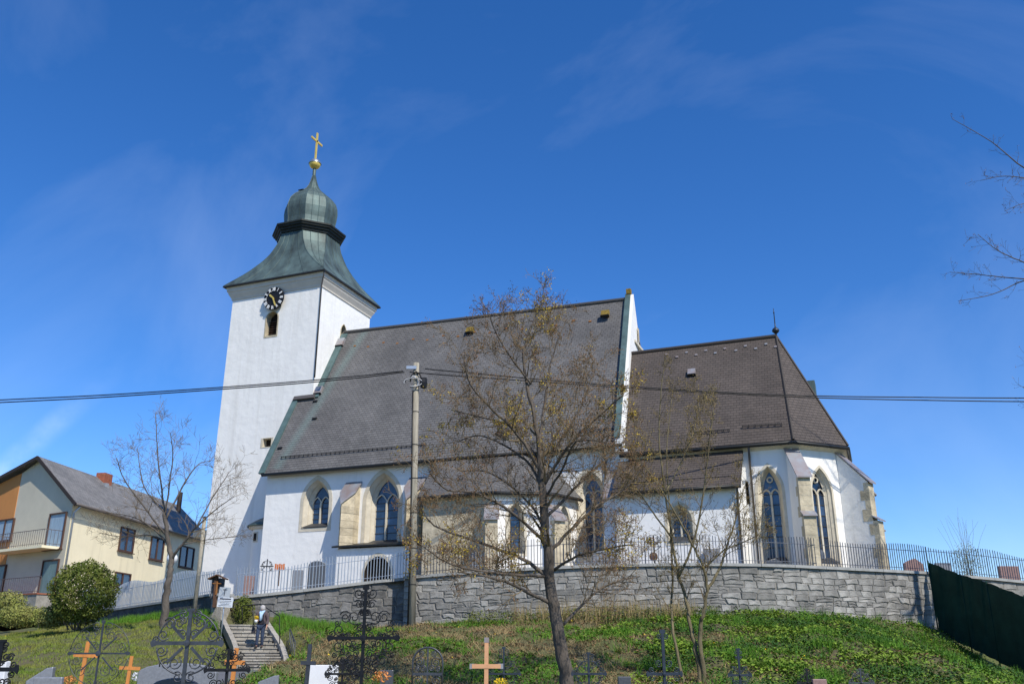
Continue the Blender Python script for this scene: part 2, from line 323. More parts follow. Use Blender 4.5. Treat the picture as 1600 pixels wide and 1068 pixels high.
def wall_face(mb, fr, outline, holes=()):
    loops = [[Vector((a, z, 0)) for a, z in outline]] + [[Vector((a, z, 0)) for a, z in h] for h in holes]
    flat = [p for l in loops for p in l]
    for t in tessellate_polygon(loops):
        P = [fr.pt(flat[i].x, flat[i].y) for i in t]
        if (P[1]-P[0]).cross(P[2]-P[0]).dot(fr.N) < 0: P.reverse()
        mb.face(P)
def ring(mb, fr, o1, d1, o2, d2):
    n = len(o1); mb.loft([[fr.pt(a, z, d1) for a, z in o1], [fr.pt(a, z, d2) for a, z in o2]])
def gothic_window(parent, fr, ca, sill, spring, apex, wo, wi, depth, rows, band=0.20, sill_in=None, two=True, tracery=True, sm='cream_stone', shift=0.0):
    """opening (hole) outline returned; builds surround, panes, mullion, bars"""
    hole = gothic(ca, wo, sill, spring, apex)
    k = wi/wo; si = sill+0.28; ap_i = apex-(wo-wi)*0.95; sp_i = spring-0.05
    inner = gothic(ca+shift, wi, si, sp_i, ap_i)
    ext = gothic(ca, wo+band, sill-band, spring, apex+band*1.25)
    mb = MB()
    ring(mb, fr, ext, 0.0, ext, 0.018); ring(mb, fr, ext, 0.018, hole, 0.018); ring(mb, fr, hole, 0.018, [(a*0.82+(ca)*0.18, z) if False else (a, z) for a, z in hole], -0.06)
    mid = [(ha*0.45+ia*0.55, hz*0.45+iz*0.55) for (ha, hz), (ia, iz) in zip(hole, inner)]
    ring(mb, fr, hole, -0.06, mid, -depth*0.55); ring(mb, fr, mid, -depth*0.55, mid, -depth*0.68); ring(mb, fr, mid, -depth*0.68, inner, -depth); ring(mb, fr, inner, -depth, inner, -depth-0.15)
    win = mb.build('window', M[sm], parent)
    # sloped metal sill
    s = MB(); s.prism([fr.pt(ca-wo*0.98, sill+0.03, 0.06), fr.pt(ca+wo*0.98, sill+0.03, 0.06), fr.pt(ca+shift+wi, si+0.02, -depth+0.02), fr.pt(ca+shift-wi, si+0.02, -depth+0.02)], (0, 0, 0.03)); s.build('sill', M['lead'], win)
    # panes: rows in one or two lights, one head pane
    dg = -depth-0.06; c0 = ca+shift; lights = [(c0-wi/2, wi/2-0.045), (c0+wi/2, wi/2-0.045)] if two else [(c0, wi-0.04)]
    top_l = sp_i + (ap_i-sp_i)*(0.25 if two else 0.0)
    hd = MB(); hd.face([fr.pt(a, z, dg-0.02) for a, z in gothic(c0, wi, sp_i-0.02, sp_i, ap_i)]); hd.build('pane', M['glass'], win)
    for lc, lw in lights:
        zs = [si + (sp_i-si)*i/rows for i in range(rows+1)]
        for i in range(rows):
            p = MB(); p.box(fr.pt(lc, (zs[i]+zs[i+1])/2, dg), (2*lw, 0.02, zs[i+1]-zs[i]-0.03), fr.A, fr.N); o = p.build('pane', M['glass'], win)
            o.rotation_euler = (0, 0, 0)
        for i in range(1, rows+1): b = MB(); b.box(fr.pt(lc, zs[i], dg+0.03), (2*lw+0.03, 0.03, 0.035), fr.A, fr.N); b.build('glazing_bar', M['lead'], win)
    if two:
        t = MB(); t.box(fr.pt(c0, (si+sp_i)/2, dg+0.06), (0.10, 0.12, sp_i-si+0.02), fr.A, fr.N)
        for sgn in (-1, 1):
            la = c0+sgn*wi/2; w_ = wi/2-0.02; h_ = min((ap_i-sp_i)*0.62, w_*1.5); g = gothic(la, w_, sp_i-0.3, sp_i-0.05, sp_i-0.05+h_)[2:]
            t.tube([fr.pt(a, z, dg+0.05) for a, z in g], 0.045, 4)
        if tracery:
            cz = sp_i + (ap_i-sp_i)*0.62; rr = wi*0.30
            t.tube([fr.pt(c0+rr*math.cos(q*math.pi/6), cz+rr*math.sin(q*math.pi/6), dg+0.05) for q in range(13)], 0.045, 4)
        fo = gothic(c0, wi-0.02, si, sp_i, ap_i)
        t.tube([fr.pt(a, z, dg+0.03) for a, z in fo[1:]+fo[:1]], 0.035, 4)
        t.build('mullion', M['cream_stone'], win)
    return hole, win
def pipe_run(parent, name, pts, r=0.06, m='pipe'):
    mb = MB(); mb.tube(pts, r, 8); return mb.build(name, M[m], parent, True)

# ------------------------------------------------------------------ the church
GZ = 4.6          # wall feet go down below the churchyard
church = thing('church', (-24, 50, 5.6), 'white Gothic parish church with dark tiled roofs and a copper onion-domed clock tower', 'church')
# --- tower
TU0, TU1, TV0, TV1, TZ = -41.4, -33.9, 49.5, 56.3, 26.1
clockc = (-37.6, 25.62)
belfry = round_arch(-37.78, 0.47, 22.95, 24.25)
sqw = [(-37.60, 14.92), (-36.92, 14.92), (-36.92, 15.5), (-37.60, 15.5)]
mb = MB()
fS, fE = south(TV0), east(TU1)
wall_face(mb, fS, [(TU0-0.15, 3.2), (TU1, 3.2), (TU1, TZ), (TU0, TZ)], [belfry, sqw])
ewin = gothic(52.75, 0.33, 22.9, 23.75, 24.35)
wall_face(mb, fE, [(TV0, GZ), (TV1, GZ), (TV1, TZ), (TV0, TZ)], [ewin])
mb.face([(TU0-0.15, TV0, 3.2), (TU0, TV0, TZ), (TU0, TV1, TZ), (TU0-0.15, TV1, 3.2)])
mb.face([(TU0-0.15, TV1, 3.2), (TU0, TV1, TZ), (TU1, TV1, TZ), (TU1, TV1, GZ)])
tw = mb.build('tower_wall', M['plaster'], church)
def opening(fr, hole, depth, name, sm, back='dark_inside', band=0.12, mid=None):
    w = MB(); n = len(hole); ca = sum(a for a, z in hole)/n; cz = sum(z for a, z in hole)/n
    ext = [(ca+(a-ca)*(1+band/max(0.3, abs(hole[1][0]-hole[0][0])/2)), cz+(z-cz)*(1+band/0.9)) for a, z in hole]
    ring(w, fr, ext, 0.0, ext, 0.02); ring(w, fr, ext, 0.02, hole, 0.02); ring(w, fr, hole, 0.02, hole, -depth)
    o = w.build(name, M[sm], church)
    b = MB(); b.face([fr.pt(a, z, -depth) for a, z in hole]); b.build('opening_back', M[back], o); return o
o = opening(fS, belfry, 0.5, 'belfry_window', 'ochre_stone', band=0.1)
lv = MB()
for i in range(7): lv.box(fS.pt(-37.78, 23.08+0.17*i, -0.38), (0.9, 0.16, 0.03), Vector((1, 0, 0)), Vector((0, 0.8, 0.6)), Vector((0, -0.6, 0.8)))
lv.build('louvre', M['louvre'], o)
opening(fS, sqw, 0.4, 'small_square_window', 'cream_stone', band=0.16)
opening(fE, ewin, 0.45, 'belfry_window', 'ochre_stone', band=0.1)
# cornice
def sq_ring(o, z): return [Vector((TU0-o, TV0-o, z)), Vector((TU1+o, TV0-o, z)), Vector((TU1+o, TV1+o, z)), Vector((TU0-o, TV1+o, z))]
mb = MB(); mb.loft([sq_ring(o_, z_) for o_, z_ in ((0, TZ-0.02), (0.06, TZ), (0.08, TZ+0.12), (0.12, TZ+0.2), (0.24, TZ+0.42), (0.27, TZ+0.5), (0.27, TZ+0.56), (0.34, TZ+0.6), (0.36, TZ+0.78), (0.42, TZ+0.98), (0.42, TZ+1.02), (0, TZ+1.02))])
mb.build('tower_cornice', M['cornice'], church)
# copper flare: square eave to octagon neck
TCU, TCV = (TU0+TU1)/2, (TV0+TV1)/2
def oct_ring(a, b, cut, z):
    a_, b_ = a, b
    P = [(a_, -(b_-cut)), (a_, b_-cut), (a_-cut, b_), (-(a_-cut), b_), (-a_, b_-cut), (-a_, -(b_-cut)), (-(a_-cut), -b_), (a_-cut, -b_)]
    return [Vector((TCU+x, TCV+y, z)) for x, y in P]
EA, EB = (TU1-TU0)/2+0.54, (TV1-TV0)/2+0.54
NECK = 2.12; ZE, ZN = TZ+1.04, 31.75
rings = [oct_ring(EA, EB, 0.0, ZE-0.06), oct_ring(EA, EB, 0.0, ZE)]
flare = []
for i in range(1, 15):
    t = i/14; k = float(np.interp(t, [0, .08, .18, .3, .45, .6, .78, 1], [1, .86, .68, .50, .32, .19, .08, 0]))
    a = NECK+(EA-NECK)*k; b = NECK+(EB-NECK)*k; cut = NECK*0.5858*float(np.interp(t, [0, .1, .3, .55, .8, 1], [0.0, .12, .42, .8, .97, 1]))
    flare.append(oct_ring(a, b, cut, ZE+(ZN-ZE)*t))
roof = MB(); roof.loft(rings+flare); tr = roof.build('tower_roof', M['copper'], church)
e = MB(); e.loft([oct_ring(EA-0.25, EB-0.25, 0, ZE-0.02), oct_ring(EA+0.03, EB+0.03, 0, ZE-0.02), oct_ring(EA+0.04, EB+0.04, 0, ZE-0.12), oct_ring(EA-0.05, EB-0.05, 0, ZE-0.14), oct_ring(EA-0.35, EB-0.35, 0, ZE-0.05)]); e.build('eave_edge', M['gutter'], tr)
# standing seams of the copper sheets
sm_ = MB()
allr = rings[1:]+flare
for side in range(8):
    for q in ((0.2, 0.4, 0.6, 0.8) if side % 2 == 0 else (0.33, 0.66)):
        pts = [r[side].lerp(r[(side+1) % 8], q) for r in allr]
        if (pts[-1]-pts[0]).length > 0.5: sm_.tube([p+(p-Vector((TCU, TCV, p.z))).normalized()*0.01 for p in pts], 0.022, 4)
    sm_.tube([r[side] for r in allr], 0.03, 4)
sm_.build('standing_seam', M['copper'], tr)
for fx, fy, A_ in ((TCU-0.9, TV0-0.62+1.05, Vector((1, 0, 0))), (TU1+0.62-1.05, TCV+0.6, Vector((0, 1, 0)))):
    h = MB(); h.box((fx, fy, ZE+0.62), (0.7, 0.45, 0.25), A_, A_.cross(ZUP)); ho = h.build('roof_vent', M['copper'], tr)
    h = MB(); h.box((fx, fy, ZE+0.58), (0.56, 0.47, 0.12), A_, A_.cross(ZUP)); h.build('vent_slot', M['black_wood'], ho)
# black octagon cornice
mb = MB(); S = 0.5858
prof = [(NECK-0.1, 31.55), (2.24, 31.6), (2.28, 31.76), (2.38, 31.8), (2.40, 31.92), (2.52, 31.97), (2.54, 32.08), (2.62, 32.12), (2.62, 32.24), (1.85, 32.38)]
mb.loft([oct_ring(a, a, a*S, z) for a, z in prof]); mb.build('lantern_cornice', M['collar'], church)
# dome
prof = [(2.15, 32.3), (1.92, 32.45), (1.80, 32.75), (1.80, 33.1), (1.86, 33.5), (1.90, 33.95), (1.87, 34.4), (1.74, 34.85), (1.46, 35.25), (1.10, 35.6), (0.76, 35.9), (0.53, 36.15), (0.36, 36.5), (0.22, 36.95), (0.13, 37.4)]
rs = [oct_ring(a, a, a*S, z) for a, z in prof]
mb = MB(); mb.loft(rs); dome = mb.build('onion_dome', M['copper'], church)
sm_ = MB()
for side in range(8):
    for q in (0.0, 0.33, 0.66):
        sm_.tube([r[side].lerp(r[(side+1) % 8], q) for r in rs], 0.024, 4)
sm_.build('standing_seam', M['copper'], dome)
h = MB(); h.box((TCU-0.35, TCV-0.95, 35.72), (0.45, 0.3, 0.07)); h.build('dome_vent', M['black_wood'], dome)
mb = MB(); mb.lathe((TCU, TCV, 0), [(0.13, 37.35), (0.13, 38.1), (0.09, 38.15)], 10); mb.build('spire_rod', M['copper'], church, True)
mb = MB(); mb.lathe((TCU, TCV, 38.48), [(0.02, -0.45)]+[(0.46*math.cos(a), 0.44*math.sin(a)) for a in np.linspace(-1.3, 0.05, 9)], 20); bl = mb.build('orb', M['gold'], church, True)
mb = MB(); mb.lathe((TCU, TCV, 38.48), [(0.5, 0.0), (0.5, 0.05), (0.45, 0.07)]+[(0.45*math.cos(a), 0.44*math.sin(a)) for a in np.linspace(0.16, 1.55, 9)], 20); mb.build('orb_cap', M['silver'], bl, True)
mb = MB(); mb.box((TCU, TCV, 40.1), (0.10, 0.16, 2.4)); mb.box((TCU, TCV, 40.55), (0.10, 1.5, 0.16)); mb.build('spire_cross', M['gold'], church)
# clock
ck = MB(); ck.lathe((0, 0, 0), [(0.001, 0.0), (0.86, 0.0), (0.86, -0.05), (0.001, -0.05)], 40)
R_ = Matrix.Rotation(math.pi/2, 4, 'X')
ck.v = [tuple(Matrix.Translation((clockc[0], TV0-0.28, clockc[1])) @ R_ @ Vector(v)) for v in ck.v]
clock = ck.build('clock', M['clock_black'], church)
bk = MB(); bk.box((clockc[0], TV0-0.13, clockc[1]-0.1), (1.0, 0.24, 0.9)); bk.build('clock_bracket', M['clock_black'], clock)
def hand(ang, l, w, d):
    a = math.radians(ang); dr = Vector((math.sin(a), 0, math.cos(a))); sd2 = Vector((math.cos(a), 0, -math.sin(a))); c0 = Vector((clockc[0], TV0-d, clockc[1]))
    h = MB(); h.prism([c0-dr*0.12-sd2*w*0.6, c0-dr*0.12+sd2*w*0.6, c0+dr*l*0.75+sd2*w, c0+dr*l, c0+dr*l*0.75-sd2*w], (0, -0.02, 0)); h.build('clock_hand', M['gold'], clock)
hand(156, 0.72, 0.06, 0.37); hand(313, 0.50, 0.07, 0.34)
for i, txt in enumerate(['XII', 'I', 'II', 'III', 'IIII', 'V', 'VI', 'VII', 'VIII', 'IX', 'X', 'XI']):
    cu = bpy.data.curves.new('numeral', 'FONT'); cu.body = txt; cu.align_x = 'CENTER'; cu.align_y = 'CENTER'; cu.size = 0.34; cu.extrude = 0.005; cu.offset = 0.016; cu.resolution_u = 2
    to = bpy.data.objects.new('numeral_text', cu); me = bpy.data.meshes.new_from_object(to); bpy.data.objects.remove(to)
    a = math.radians(30*i)
    me.transform(Matrix.Translation((clockc[0]+0.68*math.sin(a), TV0-0.342, clockc[1]+0.68*math.cos(a))) @ Matrix.Rotation(math.pi/2, 4, 'X') @ Matrix.Rotation(-a, 4, 'Z') @ Matrix.Diagonal((0.62, 1, 1, 1)))
    me.materials.clear(); link('numeral', me, M['clock_white'], clock)
# tower downpipe at the front corner
pipe_run(church, 'downpipe', [(TU1+0.5, TV0-0.45, ZE-0.1), (TU1+0.35, TV0-0.3, ZE-0.45), (TU1+0.09, TV0-0.06, ZE-1.0), (TU1+0.08, TV0-0.06, 19.4)], 0.05)
# --- nave
NU0, NU1, NV0, NV1, NE = -35.1, -12.0, 47.0, 58.2, 12.35
RV = 52.6; RZW, RZE = 23.65, 23.15
fN = south(NV0)
def holed(fr): return []
hs = []
for (ca, sill, spring, apex, wo, wi, rows, dp) in ((-31.35, 8.95, 10.55, 11.85, 0.92, 0.60, 4, 0.55), (-26.75, 7.75, 10.3, 11.95, 1.12, 0.78, 5, 0.55), (-13.95, 6.6, 9.9, 11.15, 0.80, 0.52, 5, 0.55)):
    h, w = gothic_window(church, fN, ca, sill, spring, apex, wo, wi, dp, rows, shift=0.0, tracery=False, band=0.22)
    hs.append(h)
mb = MB(); wall_face(mb, fN, [(NU0, GZ-0.4), (NU1, GZ), (NU1, NE), (NU0, NE)], hs)
mb.face([(NU0, NV0, GZ-0.4), (NU0, NV0, NE), (NU0, NV1, NE), (NU0, NV1, GZ-0.4)]); mb.face([(NU0, NV0, NE), (NU0, RV, RZW-0.5), (NU0, NV1, NE)])
mb.face([(NU0, NV1, GZ), (NU1, NV1, GZ), (NU1, NV1, NE), (NU0, NV1, NE)])
mb.build('nave_wall', M['plaster'], church)
# roof slopes with thickness; UV in metres
def roof_quad(mb, a, b, c, d, th=0.14, u0=0.0):
    """a,b eave left,right; c,d top right,left"""
    a, b, c, d = map(Vector, (a, b, c, d)); eu = (b-a).normalized(); n = (b-a).cross(d-a).normalized(); ev = n.cross(eu)
    def uvp(p): q = p-a; return (q.dot(eu)+u0, q.dot(ev))
    mb.face([a, b, c, d], [uvp(p) for p in (a, b, c, d)])
    o = -n*th; lo = [p+o for p in (a, b, c, d)]
    top = [a, b, c, d]
    for i in range(4):
        j = (i+1) % 4; mb.face([top[j], top[i], lo[i], lo[j]], [uvp(top[j]), uvp(top[i]), uvp(top[i]), uvp(top[j])])
    mb.face(lo[::-1])
WVU = -35.35
mb = MB()
W0, W1 = Vector((WVU, 46.55, 12.42)), Vector((-11.95, 46.55, 12.45))
R0, R1 = Vector((-33.7, RV, RZW)), Vector((-12.55, RV, RZE))
sl = (RZW-12.42)/(RV-46.55)
# main south slope, cut around the tower's east face
vs_ = TV0+0.05; zs_ = 12.42+sl*(vs_-46.55)
P = [W0, W1, R1, R0+Vector((-0.15, 0, 0)), Vector((TU1-0.05, vs_, zs_)), Vector((WVU, vs_, zs_))]
nrm = (W1-W0).cross(R0-W0).normalized(); eu = (W1-W0).normalized(); ev = nrm.cross(eu)
uvs = [((p-W0).dot(eu), (p-W0).dot(ev)) for p in P]
mb.face(P, uvs); lo = [p-nrm*0.16 for p in P]
for i in range(6):
    j = (i+1) % 6; mb.face([P[j], P[i], lo[i], lo[j]])
roof_quad(mb, (NU1, NV1+0.45, 12.42), (NU0, NV1+0.45, 12.42), tuple(R0), tuple(R1))
nroof = mb.build('nave_roof', M['nave_tile'], church)
mb = MB(); mb.tube([R0+Vector((0, 0, 0.02)), (-28, RV, 23.50), (-20, RV, 23.32), R1+Vector((0, 0, 0.02))], 0.13, 8); mb.build('ridge_tiles', M['rust'] if False else M['nave_tile'], nroof)
def on_nave(u, v, h=0.0):
    t = (u-W0.x)/(W1.x-W0.x); return Vector((u, v, 12.42 + (sl*(1-t)+((RZE-12.45)/(RV-46.55))*t)*(v-46.55))) + nrm*h
def strip(name, a, b, w, h, m, par, side=Vector((1, 0, 0))):
    s = MB(); s.bar(a, b, w, h, up=nrm); return s.build(name, M[m], par)
strip('verge_flashing', W0+nrm*0.04+Vector((0.12, 0, 0)), Vector((WVU+0.12, vs_, zs_))+nrm*0.04, 0.42, 0.12, 'copper_strip', nroof)
strip('wall_flashing', Vector((TU1+0.18, vs_, zs_))+nrm*0.05, R0+nrm*0.05+Vector((0.1, -0.1, -0.2)), 0.5, 0.1, 'copper_strip', nroof)
strip('verge_step', Vector((WVU, vs_-0.05, zs_+0.06)), Vector((TU1+0.2, vs_-0.05, zs_+0.06)), 0.3, 0.25, 'pipe', nroof)
def gutter(par, a, b, r=0.10):
    g = MB(); g.tube([a, b], r, 8); return g.build('gutter', M['gutter'], par, True)
gutter(nroof, W0+Vector((0.2, -0.06, -0.1)), W1+Vector((0, -0.06, -0.1)))
def snow_guard(par, a, b, n, seg):
    """rail with short stays along the eave"""
    a, b = Vector(a), Vector(b); g = MB(); m = int((b-a).length/seg)
    for i in range(m+1):
        p = a.lerp(b, i/m); g.box(p+nrm*0.07, (0.025, 0.04, 0.15))
    g.tube([a+nrm*0.08, b+nrm*0.08], 0.014, 4); g.tube([a+nrm*0.14, b+nrm*0.14], 0.014, 4); return g.build('snow_guard', M['gutter'], par)
snow_guard(nroof, on_nave(-34.2, 47.1), on_nave(-24.0, 47.1), 0, 0.32); snow_guard(nroof, on_nave(-14.5, 47.1), on_nave(-12.6, 47.1), 0, 0.32)
def pix_on_nave(x, y):
    p = hit(x, y, W0, nrm); return p
def hatch(par, x, y, w, h, m, plane=None, nr=None, up=0.14):
    nr = nr or nrm; p = hit(x, y, plane or W0, nr); A_ = Vector((1, 0, 0)) if abs(nr.x) < 0.1 else nr.cross(ZUP).normalized()*-1; B_ = nr.cross(A_).normalized()
    g = MB(); g.box(p+nr*up/2, (w, h, up+0.1), A_, B_, nr); o_ = g.build('roof_hatch', M[m], par)
    g = MB(); g.box(p+nr*(up/2)-B_*(h/2+0.02), (w+0.06, 0.05, up+0.06), A_, B_, nr); g.build('hatch_front', M['gutter'], o_); return o_
hatch(nroof, 533, 536, 0.55, 0.7, 'lead_cap'); hs1 = hatch(nroof, 498, 611, 0.6, 0.6, 'lead_cap')
p = hit(499, 610, W0, nrm); g = MB(); g.box(p+nrm*0.2, (0.42, 0.4, 0.03), Vector((1, 0, 0)), ev, nrm); g.build('skylight_pane', M['glass'], hs1)
hatch(nroof, 735, 517, 0.5, 0.42, 'lichen'); hatch(nroof, 946, 491, 0.5, 0.42, 'lichen')
for i in range(17):
    u = -32.3+i*1.15
    if rng.random() < 0.9:
        g = MB(); g.box(on_nave(u, 51.85-0.12*(i % 2), 0.03), (0.17, 0.12, 0.06), Vector((1, 0, 0)), ev, nrm); g.build('vent_tile', M['rust'], nroof)
for x, y in ((493, 627), (492, 654), (438, 700)):
    g = MB(); g.box(hit(x, y, W0, nrm)+nrm*0.05, (0.32, 0.12, 0.08), Vector((1, 0, 0)), ev, nrm); g.build('roof_step', M['gutter'], nroof)
# east gable, parapet with copper cover
GU0, GU1 = -12.35, -11.85
gz = lambda v: 12.75 + (23.45-12.75)*(1-abs(v-RV)/(RV-46.5))
prof = [(46.5, 12.0), (46.5, 12.75), (RV, 23.45), (58.7, 12.75), (58.7, 12.0)]
mb = MB(); sk = lambda v: -(v-46.5)*0.085
for v, z in ((46.5, 0),): pass
A1 = [Vector((GU0+sk(v), v, z)) for v, z in prof]; B1 = [Vector((GU1+sk(v), v, z)) for v, z in prof]
mb.face(A1); mb.face(B1[::-1])
for i in range(5): j = (i+1) % 5; mb.face([A1[j], A1[i], B1[i], B1[j]])
mb.face([(NU1, 47.0, GZ), (NU1, 58.2, GZ), (NU1, 58.2, 12.2), (NU1, 47.0, 12.2)])
gb = mb.build('gable_wall', M['plaster'], church)
# curved kneeler at the gable foot
kn = [(46.5, 12.1), (46.5, 11.75), (46.6, 11.3), (46.78, 10.95), (47.02, 10.7), (47.3, 10.7), (47.3, 12.1)]
mb = MB(); mb.prism([Vector((GU0+0.25, v, z)) for v, z in kn], (0.42, 0, 0)); mb.build('kneeler', M['plaster'], gb)
a_, b_ = A1[1].lerp(B1[1], 0.0), A1[2].lerp(B1[2], 0.0)
up_g = (b_-a_).cross(Vector((1, 0, 0))).normalized(); up_g = -up_g if up_g.z < 0 else up_g
mb = MB(); mb.bar(a_+up_g*0.05+Vector((0.14, 0, 0)), b_+up_g*0.05+Vector((0.14, 0, 0)), 0.34, 0.09, up=up_g); mb.build('parapet_cover', M['copper_strip'], gb)
mb = MB(); mb.box(b_+Vector((0.2, 0, 0.2)), (0.3, 0.3, 0.35)); mb.build('gable_finial', M['lichen'], gb)
mb = MB(); mb.prism([Vector((GU1+sk(53.0)+0.03, v, z)) for v, z in ((53.2, 20.5), (53.6, 20.5), (53.6, 21.4), (53.2, 21.4))], (0.02, 0, 0)); mb.build('gable_slit', M['ochre_stone'], gb)
mb = MB(); mb.box((GU1+sk(52.9)+0.06, 53.1, 20.1), (0.16, 2.2, 0.16)); mb.build('gable_string_course', M['cream_stone'], gb)
# --- stair turret in the corner of tower and nave
mb = MB(); tc_ = Vector((-36.1, 49.2, 0))
mb.lathe(tc_, [(1.15, 3.8), (1.15, 9.35)], 24); tu = mb.build('stair_turret', M['plaster'], church, True)
mb = MB(); mb.lathe(tc_, [(1.2, 9.25), (1.38, 9.32), (1.42, 9.45), (1.2, 9.55)], 24); mb.build('turret_cornice', M['cornice'], tu, True)
mb = MB(); mb.lathe(tc_, [(1.5, 9.42), (1.54, 9.5), (1.1, 9.8), (0.02, 10.35)], 24); mb.build('turret_roof', M['copper_dark'], tu, True)
mb = MB(); d_ = Vector((-0.28, -0.96, 0)); mb.box(tc_+d_*1.12+Vector((0, 0, 8.75)), (0.4, 0.14, 0.62), d_.cross(ZUP), d_); to_ = mb.build('turret_window', M['cream_stone'], tu)
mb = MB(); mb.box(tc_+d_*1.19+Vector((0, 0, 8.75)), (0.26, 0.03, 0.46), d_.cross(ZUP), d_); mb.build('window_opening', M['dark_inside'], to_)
# --- nave buttresses with pointed fronts
def prow_buttress(ca, zb):
    w, p = 0.46, 1.25; zt = 11.45; sl_ = 1.05
    plan = [(-w, 0.0), (w, 0.0), (w, 0.62), (0, p), (-w, 0.62)]
    mb = MB(); lo_ = [fN.pt(ca+a, zb, d) for a, d in plan]; hi_ = [fN.pt(ca+a, zt-sl_*d, d) for a, d in plan]
    mb.loft([lo_, hi_]); mb.face(hi_); o_ = mb.build('buttress', M['ochre_stone'], church)
    pc = [(-w-0.1, 0.0), (w+0.1, 0.0), (w+0.1, 0.66), (0, p+0.16), (-w-0.1, 0.66)]
    c = MB(); c.prism([fN.pt(ca+a, zt+0.03-sl_*d, d) for a, d in pc], (0, 0, 0.08)); c.build('buttress_cap', M['lead_cap'], o_)
    # ashlar courses
    for i in range(6):
        z0 = zb+(9.95-zb)*i/6; q = MB(); sh = 0.012 if i % 2 else 0.0
        pl = [(-w-0.008-sh*0, 0.05), (w+0.008, 0.05), (w+0.008+sh, 0.63), (0, p+0.02+sh), (-w-0.008-sh, 0.63)]
        q.loft([[fN.pt(ca+a, z0+0.015, d) for a, d in pl], [fN.pt(ca+a, z0+(9.95-zb)/6-0.01, d) for a, d in pl]]); q.build('ashlar', M['ochre_stone'], o_)
prow_buttress(-28.75, 7.4); prow_buttress(-24.45, 7.4)
# buttress right of the third window (plain)
def stage_buttress(fr, ca, w, zb, stages, cap_z, name_mat='plaster', quoins=True, pale=False):
    """stages: list of (projection, z top of stage) from bottom; slope to cap_z on the wall"""
    prof = [(0.0, zb)]; 
    for (pj, zt) in stages: prof += [(pj, prof[-1][1] if len(prof) > 1 else zb), (pj, zt)]
    prof.append((0.0, cap_z))
    mb = MB(); L_ = [fr.pt(ca-w/2, z, d) for d, z in prof]; mb.prism(L_, fr.A*w); o_ = mb.build('buttress', M[name_mat], church)
    pj, zt = stages[-1]; c = MB(); dz = cap_z-zt
    c.prism([fr.pt(ca-w/2-0.09, zt-0.06, pj+0.14), fr.pt(ca+w/2+0.09, zt-0.06, pj+0.14), fr.pt(ca+w/2+0.09, cap_z+0.05, 0.0), fr.pt(ca-w/2-0.09, cap_z+0.05, 0.0)], (0, 0, 0.08)); c.build('buttress_cap', M['lead_cap'], o_)
    for i in range(len(stages)-1):
        pj0, z0 = stages[i]; pj1 = stages[i+1][0]; c = MB()
        c.prism([fr.pt(ca-w/2-0.06, z0-0.02, pj0+0.12), fr.pt(ca+w/2+0.06, z0-0.02, pj0+0.12), fr.pt(ca+w/2+0.06, z0+0.24, pj1-0.02), fr.pt(ca-w/2-0.06, z0+0.24, pj1-0.02)], (0, 0, 0.06)); c.build('set_off', M['lead_cap'], o_)
    if quoins:
        z = zb; si = 0; k = 0
        while z < stages[-1][1]-0.15:
            while z >= stages[si][1]-0.05: si += 1
            h_ = min(rng.uniform(0.42, 0.6), stages[si][1]-z); dl = 0.46 if k % 2 else 0.26; pj = stages[si][0]
            q = MB(); q.box(fr.pt(ca, z+h_/2, pj-dl/2+0.012), (w+0.024, dl, h_-0.012), fr.A, fr.N); q.build('quoin', M['ochre_stone'], o_); z += h_; k += 1
    return o_
stage_buttress(fN, -12.45, 0.75, GZ, [(1.5, 9.4)], 11.0, quoins=False)
# low lean-to with an arched opening under the second window
fp = south(45.75)
ar = gothic(-26.15, 0.85, 5.0, 6.0, 6.95); mb = MB(); wall_face(mb, fp, [(-28.9, 4.4), (-23.7, 4.4), (-23.7, 7.45), (-28.9, 7.45)], [ar])
mb.face([(-28.9, 45.75, 4.4), (-28.9, 45.75, 7.45), (-28.9, 47.0, 7.5), (-28.9, 47.0, 4.4)][::-1]); mb.face([(-23.7, 45.75, 4.4), (-23.7, 47.0, 4.4), (-23.7, 47.0, 7.5), (-23.7, 45.75, 7.45)])
lt = mb.build('lean_to_wall', M['plaster'], church)
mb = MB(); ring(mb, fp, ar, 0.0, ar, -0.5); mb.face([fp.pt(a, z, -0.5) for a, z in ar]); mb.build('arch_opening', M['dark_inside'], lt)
ext = gothic(-26.15, 1.0, 5.0, 6.0, 7.15); mb = MB(); ring(mb, fp, ext, 0.0, ext, 0.02); ring(mb, fp, ext, 0.02, ar, 0.02); mb.build('arch_surround', M['cream_stone'], lt)
mb = MB(); mb.prism([(-29.1, 45.5, 7.5), (-23.5, 45.5, 7.5), (-23.5, 47.0, 7.8), (-29.1, 47.0, 7.8)], (0, 0, 0.1)); mb.build('lean_to_roof', M['gutter'], lt)
# --- side chapel
CZ = 9.75
c1, c2, c3, c4 = Vector((-22.3, 43.6, 0)), Vector((-18.2, 43.4, 0)), Vector((-15.5, 44.9, 0)), Vector((-14.75, 47.0, 0))
def seg_frame(a, b): d = (b-a); return Fr(a, d, Vector((d.y, -d.x, 0))), d.length
mb = MB(); f1, l1 = seg_frame(c1, c2); wall_face(mb, f1, [(0, GZ), (l1, GZ), (l1, CZ), (0, CZ)])
mb.face([(c1.x, c1.y, GZ), (c1.x, c1.y, CZ), (c1.x, 47.0, CZ), (c1.x, 47.0, GZ)][::-1]); mb.build('chapel_stone_wall', M['ochre_stone'], church)
f2, l2 = seg_frame(c2, c3); f3, l3 = seg_frame(c3, c4)
hA, wA = gothic_window(church, f2, 1.25, 6.6, 8.4, 9.2, 0.42, 0.26, 0.4, 4, band=0.14, two=False)
hB, wB = gothic_window(church, f3, 1.1, 6.6, 8.4, 9.2, 0.42, 0.26, 0.4, 4, band=0.14, two=False)
